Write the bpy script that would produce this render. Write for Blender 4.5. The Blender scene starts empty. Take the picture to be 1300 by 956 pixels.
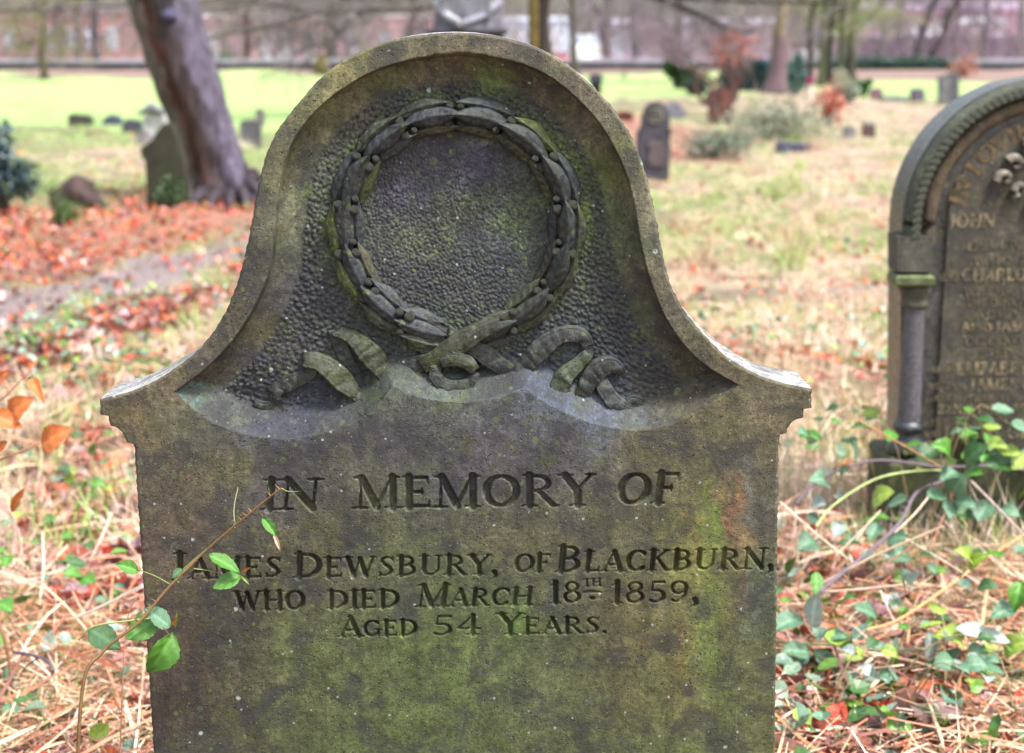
import bpy, math, random
import numpy as np
from mathutils import Vector, Matrix
R = math.radians
scene = bpy.context.scene
col = scene.collection
rng = np.random.RandomState(7)
random.seed(7)

# ------------------------------------------------------------------ camera
F_PX, CX, CY, HCAM, PITCH = 2000.0, 650.0, 433.0, 1.25, math.atan(371 / 2000.0)
cam_d = bpy.data.cameras.new('camera')
cam = bpy.data.objects.new('camera', cam_d)
col.objects.link(cam)
cam.location = (0, 0, HCAM)
cam.rotation_euler = (R(90) - PITCH, 0, 0)
cam_d.sensor_width = 36.0
cam_d.lens = 36.0 * F_PX / 1300.0
cam_d.shift_y = -45.0 / 1300.0
cam_d.clip_start = 0.05
cam_d.clip_end = 4000
cam_d.dof.use_dof = True
cam_d.dof.focus_distance = 2.04
cam_d.dof.aperture_fstop = 5.0
scene.camera = cam

# ------------------------------------------------------------------ world, sun, exposure (bright overcast day)
world = bpy.data.worlds.new('World')
scene.world = world
world.use_nodes = True
wn = world.node_tree
wn.nodes.clear()
sky = wn.nodes.new('ShaderNodeTexSky')
sky.sky_type = 'NISHITA'
sky.sun_disc = False
SUN_EL, SUN_AZ = R(60), R(122)
sky.sun_elevation = SUN_EL
sky.sun_rotation = SUN_AZ
sky.air_density = 1.5
sky.dust_density = 4.0
hsv = wn.nodes.new('ShaderNodeHueSaturation')
hsv.inputs['Saturation'].default_value = 0.52
bg = wn.nodes.new('ShaderNodeBackground')
bg.inputs['Strength'].default_value = 0.08
wo = wn.nodes.new('ShaderNodeOutputWorld')
wn.links.new(sky.outputs[0], hsv.inputs['Color'])
wn.links.new(hsv.outputs[0], bg.inputs[0])
wn.links.new(bg.outputs[0], wo.inputs[0])
sun_d = bpy.data.lights.new('sun', 'SUN')
sun_d.energy = 1.5
sun_d.angle = R(10)
sun_d.color = (1.0, 0.97, 0.93)
sun = bpy.data.objects.new('sun', sun_d)
col.objects.link(sun)
sv = Vector((math.sin(SUN_AZ) * math.cos(SUN_EL), math.cos(SUN_AZ) * math.cos(SUN_EL), math.sin(SUN_EL)))
sun.rotation_euler = sv.to_track_quat('Z', 'Y').to_euler()
scene.view_settings.view_transform = 'Standard'
scene.view_settings.look = 'None'
scene.view_settings.gamma = 1
scene.view_settings.use_curve_mapping = False
scene.view_settings.exposure = 2.08

# ------------------------------------------------------------------ helpers
cp, sp = math.cos(PITCH), math.sin(PITCH)


def ray(px, py):
    u = (np.asarray(px, float) - CX) / F_PX
    v = (CY - np.asarray(py, float)) / F_PX
    return u, cp + v * sp, -sp + v * cp


def W(px, py, y):
    """point of the vertical plane at distance y that lies behind photo pixel (px, py)"""
    a, b, c = ray(px, py)
    t = y / b
    return np.stack([t * a, np.zeros_like(t) + y, HCAM + t * c], -1)


def G(px, py):
    a, b, c = ray(px, py)
    t = -HCAM / np.minimum(c, -1e-4)
    return t * a, t * b


def PXY(x, y, z=0.0):
    dz = z - HCAM
    dep = y * cp - dz * sp
    up = y * sp + dz * cp
    dep = np.maximum(dep, 1e-3)
    return CX + F_PX * x / dep, CY - F_PX * up / dep


def lin(c):
    c = np.asarray(c, float) / 255.0
    return np.where(c <= 0.04045, c / 12.92, ((c + 0.055) / 1.055) ** 2.4)


def gz(x, y):
    x = np.asarray(x, float); y = np.asarray(y, float)
    a = 0.022 * np.sin(1.3 * x + 0.4 * y) + 0.018 * np.sin(2.1 * y - 0.7 * x + 1) + 0.010 * np.sin(5.1 * x + 2) * np.sin(4.3 * y)
    return a * np.clip(y / 3.0, 0, 1) - 0.01


def tag(o, label=None, cat=None, group=None, kind=None):
    if label: o['label'] = label
    if cat: o['category'] = cat
    if group: o['group'] = group
    if kind: o['kind'] = kind
    return o


def empty(name, loc=(0, 0, 0), rz=0.0):
    o = bpy.data.objects.new(name, None)
    col.objects.link(o)
    o.location = loc
    o.rotation_euler = (0, 0, rz)
    o.empty_display_size = 0.05
    return o


def link(name, me, parent=None, loc=None):
    o = bpy.data.objects.new(name, me)
    col.objects.link(o)
    if parent is not None:
        o.parent = parent
        if parent.type == 'EMPTY' and loc is None:
            o.matrix_parent_inverse = Matrix.LocRotScale(parent.location, parent.rotation_euler, None).inverted()
    if loc is not None:
        o.location = loc
    return o


def mesh_np(name, V, F, mats, smooth=True, attrs=None, mi=None):
    """V (n,3); F (m,k) array, or list of such arrays (different k)"""
    me = bpy.data.meshes.new(name)
    V = np.asarray(V, np.float32)
    Fs = F if isinstance(F, list) else [F]
    Fs = [np.asarray(f, np.int32) for f in Fs if len(f)]
    me.vertices.add(len(V))
    me.vertices.foreach_set('co', V.ravel())
    nl = sum(f.size for f in Fs)
    nf = sum(len(f) for f in Fs)
    me.loops.add(nl)
    me.polygons.add(nf)
    me.loops.foreach_set('vertex_index', np.concatenate([f.ravel() for f in Fs]))
    tot = np.concatenate([np.full(len(f), f.shape[1], np.int32) for f in Fs])
    st = np.concatenate([[0], np.cumsum(tot)[:-1]]).astype(np.int32)
    me.polygons.foreach_set('loop_start', st)
    me.polygons.foreach_set('loop_total', tot)
    for m in (mats if isinstance(mats, (list, tuple)) else [mats]):
        me.materials.append(m)
    if mi is not None:
        me.polygons.foreach_set('material_index', np.asarray(mi, np.int32))
    me.update(calc_edges=True)
    me.polygons.foreach_set('use_smooth', np.full(nf, bool(smooth)))
    if attrs:
        for k, a in attrs.items():
            a = np.asarray(a, np.float32)
            if a.ndim == 1:
                at = me.attributes.new(k, 'FLOAT', 'POINT')
                at.data.foreach_set('value', a)
            else:
                at = me.attributes.new(k, 'FLOAT_COLOR', 'POINT')
                c = np.ones((len(V), 4), np.float32)
                c[:, :3] = a[:, :3]
                at.data.foreach_set('color', c.ravel())
    me.update()
    return me


class MB:
    """collects simple solids into one mesh"""
    def __init__(s):
        s.v = []; s.f3 = []; s.f4 = []; s.c = []; s.n = 0

    def add(s, V, F, c=(1, 1, 1)):
        V = np.asarray(V, float).reshape(-1, 3)
        F = np.asarray(F, int)
        if len(F):
            (s.f3 if F.shape[1] == 3 else s.f4).append(F + s.n)
        s.v.append(V)
        c = np.asarray(c, float)
        s.c.append(np.tile(c, (len(V), 1)) if c.ndim == 1 else c)
        s.n += len(V)
        return s

    def box(s, c, d, colr=(1, 1, 1), rz=0.0, taper=1.0, bev=0.0):
        x, y, z = d[0] / 2, d[1] / 2, d[2] / 2
        b = min(bev, x * .45, y * .45, z * .45)
        if b > 0:
            ring = [(-x, -y), (x, -y), (x, y), (-x, y)]
            def pts(ix, zz, k):
                return [((math.copysign(abs(a) - ix, a)) * k, (math.copysign(abs(bb) - ix, bb)) * k, zz) for a, bb in ring]
            V = pts(b, -z, 1) + pts(0, -z + b, 1) + pts(0, z - b, taper) + pts(b, z, taper)
            F = [(3, 2, 1, 0), (12, 13, 14, 15)]
            for l in range(3):
                for i in range(4):
                    j = (i + 1) % 4
                    F.append((l * 4 + i, l * 4 + j, l * 4 + 4 + j, l * 4 + 4 + i))
        else:
            V = [(a * k, bb * k, zz) for zz, k in ((-z, 1), (z, taper)) for a, bb in ((-x, -y), (x, -y), (x, y), (-x, y))]
            F = [(3, 2, 1, 0), (4, 5, 6, 7), (0, 1, 5, 4), (1, 2, 6, 5), (2, 3, 7, 6), (3, 0, 4, 7)]
        V = np.array(V)
        ca, sa = math.cos(rz), math.sin(rz)
        V = np.stack([V[:, 0] * ca - V[:, 1] * sa, V[:, 0] * sa + V[:, 1] * ca, V[:, 2]], 1) + np.array(c)
        return s.add(V, F, colr)

    def tube(s, P, rad, n=8, colr=(1, 1, 1), cap=True):
        P = np.asarray(P, float)
        rad = np.broadcast_to(np.asarray(rad, float), (len(P),))
        T = np.gradient(P, axis=0)
        T /= np.linalg.norm(T, axis=1, keepdims=True) + 1e-9
        ref = np.array([0, 0, 1.0]) if abs(T[:, 2]).mean() < 0.8 else np.array([1.0, 0, 0])
        A = np.cross(T, ref); A /= np.linalg.norm(A, axis=1, keepdims=True) + 1e-9
        B = np.cross(T, A)
        th = np.arange(n) * 2 * math.pi / n
        V = P[:, None] + rad[:, None, None] * (A[:, None] * np.cos(th)[None, :, None] + B[:, None] * np.sin(th)[None, :, None])
        V = V.reshape(-1, 3)
        i = np.arange(len(P) - 1)[:, None] * n
        j = np.arange(n)[None]
        k = (j + 1) % n
        F = np.stack([i + j, i + k, i + n + k, i + n + j], -1).reshape(-1, 4)
        c = np.asarray(colr, float)
        if c.ndim == 2: c = np.repeat(c, n, 0)
        m = s.n
        s.add(V, F, c)
        if cap:
            for r0, off in ((0, 0), (len(P) - 1, (len(P) - 1) * n)):
                cc = c if c.ndim == 1 else c[off]
                s.add(np.vstack([P[r0][None], V[off:off + n]]), [(0, 1 + a, 1 + (a + 1) % n) for a in range(n)], cc)
        return s

    def lathe(s, prof, n, c, colr=(1, 1, 1)):
        prof = np.asarray(prof, float)
        th = np.arange(n) * 2 * math.pi / n
        V = np.stack([prof[:, 0][:, None] * np.cos(th), prof[:, 0][:, None] * np.sin(th), np.repeat(prof[:, 1][:, None], n, 1)], -1).reshape(-1, 3) + np.array(c)
        i = np.arange(len(prof) - 1)[:, None] * n
        j = np.arange(n)[None]; k = (j + 1) % n
        return s.add(V, np.stack([i + j, i + k, i + n + k, i + n + j], -1).reshape(-1, 4), colr)

    def prism(s, poly, y0, y1, colr=(1, 1, 1)):
        """outline (x, z) counter-clockwise seen from -y, extruded from y0 (front) to y1"""
        P = np.asarray(poly, float); n = len(P)
        c = P.mean(0)
        V = np.vstack([np.c_[P[:, 0], np.full(n, y0), P[:, 1]], np.c_[P[:, 0], np.full(n, y1), P[:, 1]],
                       [[c[0], y0, c[1]]], [[c[0], y1, c[1]]]])
        i = np.arange(n); j = (i + 1) % n
        s.add(V, np.concatenate([np.c_[np.full(n, 2 * n), i, j], np.c_[np.full(n, 2 * n + 1), n + j, n + i]]), colr)
        V2 = np.vstack([np.c_[P[:, 0], np.full(n, y0), P[:, 1]], np.c_[P[:, 0], np.full(n, y1), P[:, 1]]])
        s.add(V2, np.c_[i, n + i, n + j, j], colr)
        return s

    def build(s, name, mat, parent=None, smooth=True):
        F = []
        if s.f4: F.append(np.concatenate(s.f4))
        if s.f3: F.append(np.concatenate(s.f3))
        me = mesh_np(name, np.concatenate(s.v), F, mat, smooth, {'Col': np.concatenate(s.c)})
        return link(name, me, parent)


# ------------------------------------------------------------------ materials
def new_mat(name):
    m = bpy.data.materials.new(name)
    m.use_nodes = True
    nt = m.node_tree
    b = nt.nodes['Principled BSDF']
    return m, nt, b


def N(nt, t, **kw):
    n = nt.nodes.new(t)
    for k, v in kw.items():
        if k.startswith('i_'):
            n.inputs[k[2:].replace('_', ' ')].default_value = v
        else:
            setattr(n, k, v)
    return n


def ramp(nt, src, a, b, c0=0.0, c1=1.0):
    n = nt.nodes.new('ShaderNodeMapRange')
    n.inputs['From Min'].default_value = a
    n.inputs['From Max'].default_value = b
    n.inputs['To Min'].default_value = c0
    n.inputs['To Max'].default_value = c1
    nt.links.new(src, n.inputs['Value'])
    return n.outputs[0]


def mix(nt, fac, a, b, mode='MIX'):
    n = nt.nodes.new('ShaderNodeMix')
    n.data_type = 'RGBA'
    n.blend_type = mode
    for sock, v in ((n.inputs['Factor'], fac), (n.inputs['A'], a), (n.inputs['B'], b)):
        pass
    ins = [i for i in n.inputs if i.enabled]
    fa, A, B = n.inputs[0], n.inputs[6], n.inputs[7]
    for sock, v in ((fa, fac), (A, a), (B, b)):
        if hasattr(v, 'links') or isinstance(v, bpy.types.NodeSocket):
            nt.links.new(v, sock)
        elif isinstance(v, (int, float)):
            sock.default_value = v if sock is fa else (v, v, v, 1)
        else:
            sock.default_value = tuple(v)[:3] + (1,)
    return n.outputs[2]


def math_n(nt, op, a, b=None):
    n = nt.nodes.new('ShaderNodeMath'); n.operation = op
    for i, v in enumerate((a, b)):
        if v is None: continue
        if isinstance(v, (int, float)): n.inputs[i].default_value = v
        else: nt.links.new(v, n.inputs[i])
    return n.outputs[0]


def noise(nt, vec, scale, detail=4, rough=0.55, dist=0.0):
    n = N(nt, 'ShaderNodeTexNoise')
    n.inputs['Scale'].default_value = scale
    n.inputs['Detail'].default_value = detail
    n.inputs['Roughness'].default_value = rough
    n.inputs['Distortion'].default_value = dist
    nt.links.new(vec, n.inputs['Vector'])
    return n.outputs[0]


def attr_mat(name, rough=0.7, nscale=20, namp=0.35, bump=0.2, bdist=0.005, bscale=60, spec=0.4, trans=0.0, mult=1.0):
    """colour from the mesh's own colour attribute, broken up by two scales of noise"""
    m, nt, b = new_mat(name)
    at = N(nt, 'ShaderNodeAttribute', attribute_name='Col')
    tc = N(nt, 'ShaderNodeTexCoord')
    v = tc.outputs['Object']
    n1 = noise(nt, v, nscale, 5)
    n2 = noise(nt, v, nscale * 7, 4)
    f = math_n(nt, 'ADD', ramp(nt, n1, 0.3, 0.7, (1 - namp) * mult, (1 + namp) * mult), ramp(nt, n2, 0.3, 0.7, -namp * .6 * mult, namp * .6 * mult))
    c = mix(nt, 1.0, at.outputs['Color'], f, 'MULTIPLY')
    nt.links.new(c, b.inputs['Base Color'])
    nt.links.new(ramp(nt, n1, 0.3, 0.7, max(0.05, rough - .12), min(1, rough + .12)), b.inputs['Roughness'])
    b.inputs['Specular IOR Level'].default_value = spec
    if bump:
        bn = noise(nt, v, bscale, 6, 0.65)
        bp = N(nt, 'ShaderNodeBump')
        bp.inputs['Strength'].default_value = bump
        bp.inputs['Distance'].default_value = bdist
        nt.links.new(bn, bp.inputs['Height'])
        nt.links.new(bp.outputs[0], b.inputs['Normal'])
    if trans > 0:
        tr = N(nt, 'ShaderNodeBsdfTranslucent')
        nt.links.new(c, tr.inputs['Color'])
        ms = N(nt, 'ShaderNodeMixShader')
        ms.inputs[0].default_value = trans
        nt.links.new(b.outputs[0], ms.inputs[1])
        nt.links.new(tr.outputs[0], ms.inputs[2])
        nt.links.new(ms.outputs[0], nt.nodes['Material Output'].inputs['Surface'])
    return m


M = {}
M['bark'] = attr_mat('bark', 0.7, 6, 0.35, 0.6, 0.03, 14, mult=.5)
M['twig'] = attr_mat('twig', 0.75, 3, 0.3, 0.0, mult=.68)
M['blade'] = attr_mat('grass_blade', 0.55, 9, 0.2, 0.0, trans=0.3)
M['straw'] = attr_mat('dead_straw', 0.5, 30, 0.2, 0.0, trans=0.12)
M['litter'] = attr_mat('fallen_leaf', 0.42, 40, 0.3, 0.4, 0.002, 160, 0.5, trans=0.1)
M['leaf'] = attr_mat('bramble_leaf', 0.33, 90, 0.22, 0.5, 0.0012, 420, 0.6, trans=0.18)
M['shrubleaf'] = attr_mat('shrub_leaf', 0.5, 4, 0.35, 0.0, trans=0.2, mult=.62)
M['stalk'] = attr_mat('stalk', 0.5, 60, 0.25, 0.3, 0.001, 300)
M['oldstone'] = attr_mat('weathered_stone', 0.7, 9, 0.45, 0.6, 0.015, 45, mult=.5)
M['brickfar'] = attr_mat('far_masonry', 0.8, 1.5, 0.25, 0.2, 0.02, 8, mult=1.15)
M['paint'] = attr_mat('paint', 0.35, 3, 0.08, 0.0)
M['glass'] = attr_mat('window_glass', 0.12, 2, 0.1, 0.0, spec=0.8)
M['metal'] = attr_mat('painted_metal', 0.5, 5, 0.2, 0.1, 0.003, 30, mult=.7)


def stone_mat(name, wet_top=False, relief=False):
    """weathered sandstone: colour zones from 'Col', algae, moss, lichen, pits and run-off streaks"""
    m, nt, b = new_mat(name)
    L = nt.links.new
    at = N(nt, 'ShaderNodeAttribute', attribute_name='Col')
    pan = N(nt, 'ShaderNodeAttribute', attribute_name='pan')
    tc = N(nt, 'ShaderNodeTexCoord')
    v = tc.outputs['Object']
    n_big = noise(nt, v, 11, 6, 0.6, 0.4)
    n_mid = noise(nt, v, 42, 8, 0.7)
    n_moss = noise(nt, v, 23, 8, 0.72, 0.3)
    n_fine = noise(nt, v, 430, 6, 0.75)
    n_grain = noise(nt, v, 1500, 3, 0.6)
    mp = N(nt, 'ShaderNodeMapping'); mp.inputs['Scale'].default_value = (30, 30, 2.4)
    L(v, mp.inputs['Vector'])
    n_str = noise(nt, mp.outputs[0], 1.0, 5, 0.6, 0.3)
    c = at.outputs['Color']
    c = mix(nt, 1.0, c, ramp(nt, n_big, 0.3, 0.7, 0.62, 1.38), 'MULTIPLY')
    c = mix(nt, 1.0, c, ramp(nt, n_mid, 0.3, 0.7, 0.45, 1.6), 'MULTIPLY')
    c = mix(nt, 1.0, c, ramp(nt, n_str, 0.35, 0.68, 0.76, 1.26), 'MULTIPLY')
    c = mix(nt, 1.0, c, ramp(nt, n_fine, 0.3, 0.7, 0.6, 1.45), 'MULTIPLY')
    c = mix(nt, 1.0, c, ramp(nt, n_grain, 0.3, 0.7, 0.88, 1.14), 'MULTIPLY')
    n_sp = noise(nt, v, 160, 5, 0.7)
    c = mix(nt, 1.0, c, ramp(nt, n_sp, 0.32, 0.68, 0.5, 1.55), 'MULTIPLY')
    # green algae and moss
    mossf = math_n(nt, 'MULTIPLY', ramp(nt, n_moss, 0.53, 0.60), ramp(nt, n_sp, 0.42, 0.58, 0.1, 1.0))
    c = mix(nt, math_n(nt, 'MULTIPLY', mossf, 0.62), c, (0.062, 0.078, 0.014))
    # grey-blue sooty skin
    n_soot = noise(nt, v, 17, 7, 0.65, 0.6)
    c = mix(nt, math_n(nt, 'MULTIPLY', math_n(nt, 'MULTIPLY', ramp(nt, n_soot, 0.49, 0.60), ramp(nt, n_sp, 0.35, 0.55, 0.45, 1.0)), 0.72), c, (0.020, 0.020, 0.026))
    # punched ground of the panel: pale lichen film and dark sooty crumbs
    n_p = noise(nt, v, 150, 5, 0.7)
    n_p2 = noise(nt, v, 95, 5, 0.75)
    pf = math_n(nt, 'MULTIPLY', pan.outputs['Fac'], ramp(nt, n_p, 0.47, 0.58))
    c = mix(nt, math_n(nt, 'MULTIPLY', pf, 0.8), c, (0.011, 0.013, 0.023))
    pf2 = math_n(nt, 'MULTIPLY', pan.outputs['Fac'], ramp(nt, n_p2, 0.56, 0.72))
    c = mix(nt, math_n(nt, 'MULTIPLY', pf2, 0.75), c, (0.10, 0.11, 0.075))
    # thin crusts of grey-green lichen with ragged edges
    n_cr = noise(nt, v, 34, 9, 0.78, 0.5)
    crf = math_n(nt, 'MULTIPLY', ramp(nt, n_cr, 0.585, 0.615), ramp(nt, n_fine, 0.3, 0.6, 0.3, 1.0))
    c = mix(nt, math_n(nt, 'MULTIPLY', crf, 0.55), c, (0.115, 0.125, 0.085))
    # round lichen spots of three sizes
    for sc, thr, rad, colr, st in ((50, 0.80, 0.24, (0.085, 0.11, 0.035), 0.55), (30, 0.93, 0.22, (0.11, 0.13, 0.06), 0.5), (85, 0.88, 0.17, (0.30, 0.33, 0.32), 0.9), (38, 0.955, 0.13, (0.34, 0.37, 0.36), 0.85), (64, 0.80, 0.2, (0.10, 0.15, 0.035), 0.7), (210, 0.84, 0.2, (0.24, 0.24, 0.21), 0.7)):
        vo = N(nt, 'ShaderNodeTexVoronoi'); vo.inputs['Scale'].default_value = sc
        L(v, vo.inputs['Vector'])
        rnd = N(nt, 'ShaderNodeSeparateColor'); L(vo.outputs['Color'], rnd.inputs[0])
        w = math_n(nt, 'ADD', vo.outputs['Distance'], ramp(nt, n_fine, 0.3, 0.7, -0.07, 0.07))
        f = math_n(nt, 'MULTIPLY', ramp(nt, w, rad, rad * .7), math_n(nt, 'GREATER_THAN', rnd.outputs[0], thr))
        c = mix(nt, math_n(nt, 'MULTIPLY', f, st), c, colr)
    # black pits
    vo = N(nt, 'ShaderNodeTexVoronoi'); vo.inputs['Scale'].default_value = 190
    L(v, vo.inputs['Vector'])
    rnd = N(nt, 'ShaderNodeSeparateColor'); L(vo.outputs['Color'], rnd.inputs[0])
    n_where = noise(nt, v, 7, 2)
    pit = math_n(nt, 'MULTIPLY', ramp(nt, vo.outputs['Distance'], 0.24, 0.12), math_n(nt, 'GREATER_THAN', rnd.outputs[1], ramp(nt, n_where, 0.4, 0.6, 0.70, 0.97)))
    c = mix(nt, math_n(nt, 'MULTIPLY', pit, 0.85), c, (0.005, 0.005, 0.005))
    L(c, b.inputs['Base Color'])
    lo, hi = (0.18, 0.42) if wet_top else ((0.32, 0.62) if relief else (0.5, 0.85))
    L(math_n(nt, 'SUBTRACT', ramp(nt, n_mid, 0.3, 0.7, lo, hi), math_n(nt, 'MULTIPLY', pan.outputs['Fac'], .22)), b.inputs['Roughness'])
    b.inputs['Specular IOR Level'].default_value = 0.5
    h = math_n(nt, 'ADD', math_n(nt, 'MULTIPLY', n_fine, 0.45), math_n(nt, 'MULTIPLY', n_mid, 1.3))
    h = math_n(nt, 'SUBTRACT', h, math_n(nt, 'MULTIPLY', pit, 1.5))
    bp = N(nt, 'ShaderNodeBump')
    bp.inputs['Strength'].default_value = 0.35 if wet_top else 0.8
    bp.inputs['Distance'].default_value = 0.0035
    L(h, bp.inputs['Height'])
    L(bp.outputs[0], b.inputs['Normal'])
    return m


M['stone'] = stone_mat('mossy_sandstone')
M['stone_wet'] = stone_mat('wet_sandstone', wet_top=True)
M['stone_relief'] = stone_mat('carved_sandstone', relief=True)


# ------------------------------------------------------------------ curves
def catmull(P, k=8):
    P = np.asarray(P, float)
    Q = np.vstack([2 * P[0] - P[1], P, 2 * P[-1] - P[-2]])
    out = []
    for i in range(1, len(Q) - 2):
        p0, p1, p2, p3 = Q[i - 1], Q[i], Q[i + 1], Q[i + 2]
        for t in np.arange(k) / k:
            out.append(0.5 * ((2 * p1) + (-p0 + p2) * t + (2 * p0 - 5 * p1 + 4 * p2 - p3) * t * t + (-p0 + 3 * p1 - 3 * p2 + p3) * t ** 3))
    out.append(P[-1])
    return np.array(out)


def resample(P, step):
    P = np.asarray(P, float)
    d = np.concatenate([[0], np.cumsum(np.linalg.norm(np.diff(P, axis=0), axis=1))])
    s = np.linspace(0, d[-1], max(2, int(d[-1] / step)))
    return np.stack([np.interp(s, d, P[:, i]) for i in range(P.shape[1])], 1)


def smooth_curve(P, step=2.0, it=14):
    P = resample(catmull(P), step)
    for _ in range(it):
        Q = P.copy()
        Q[1:-1] = 0.25 * P[:-2] + 0.5 * P[1:-1] + 0.25 * P[2:]
        P = Q
    return P


def dist_to(P, X, Y, dmax=None):
    """distance from points (X, Y) to the polyline P"""
    out = np.full(X.shape, 1e9, np.float32)
    X = X.astype(np.float32); Y = Y.astype(np.float32)
    for a, b in zip(P[:-1], P[1:]):
        a = a.astype(np.float32); d = (b - a).astype(np.float32)
        L2 = float(d @ d) + 1e-9
        t = np.clip(((X - a[0]) * d[0] + (Y - a[1]) * d[1]) / L2, 0, 1)
        np.minimum(out, (X - a[0] - t * d[0]) ** 2 + (Y - a[1] - t * d[1]) ** 2, out=out)
    return np.sqrt(out)


def inside(P, X, Y):
    r = np.zeros(X.shape, bool)
    for (x0, y0), (x1, y1) in zip(P, np.roll(P, -1, 0)):
        c = ((y0 > Y) != (y1 > Y))
        if y0 != y1:
            r ^= c & (X < (x1 - x0) * (Y - y0) / (y1 - y0) + x0)
    return r


# ------------------------------------------------------------------ stroke lettering (wedge-serif capitals)
T_, t_ = 0.245, 0.11


def arc(cx, cy, rx, ry, a0, a1, w0=T_, w1=t_, n=12):
    out = []
    for i in range(n + 1):
        a = R(a0 + (a1 - a0) * i / n)
        w = w1 + (w0 - w1) * abs(math.cos(a)) ** 1.3
        out.append((cx + rx * math.cos(a), cy + ry * math.sin(a), w))
    return out


def sl(x0, y0, x1, y1, w): return [(x0, y0, w), (x1, y1, w)]
def sf(x, y, r=0.15): return [(x - r * 1.15, y, 0.05), (x, y, 0.11), (x + r * 1.15, y, 0.05)]
def tick(x, y, dy): return [(x, y, 0.08), (x + 0.02, y + dy, 0.03)]


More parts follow.
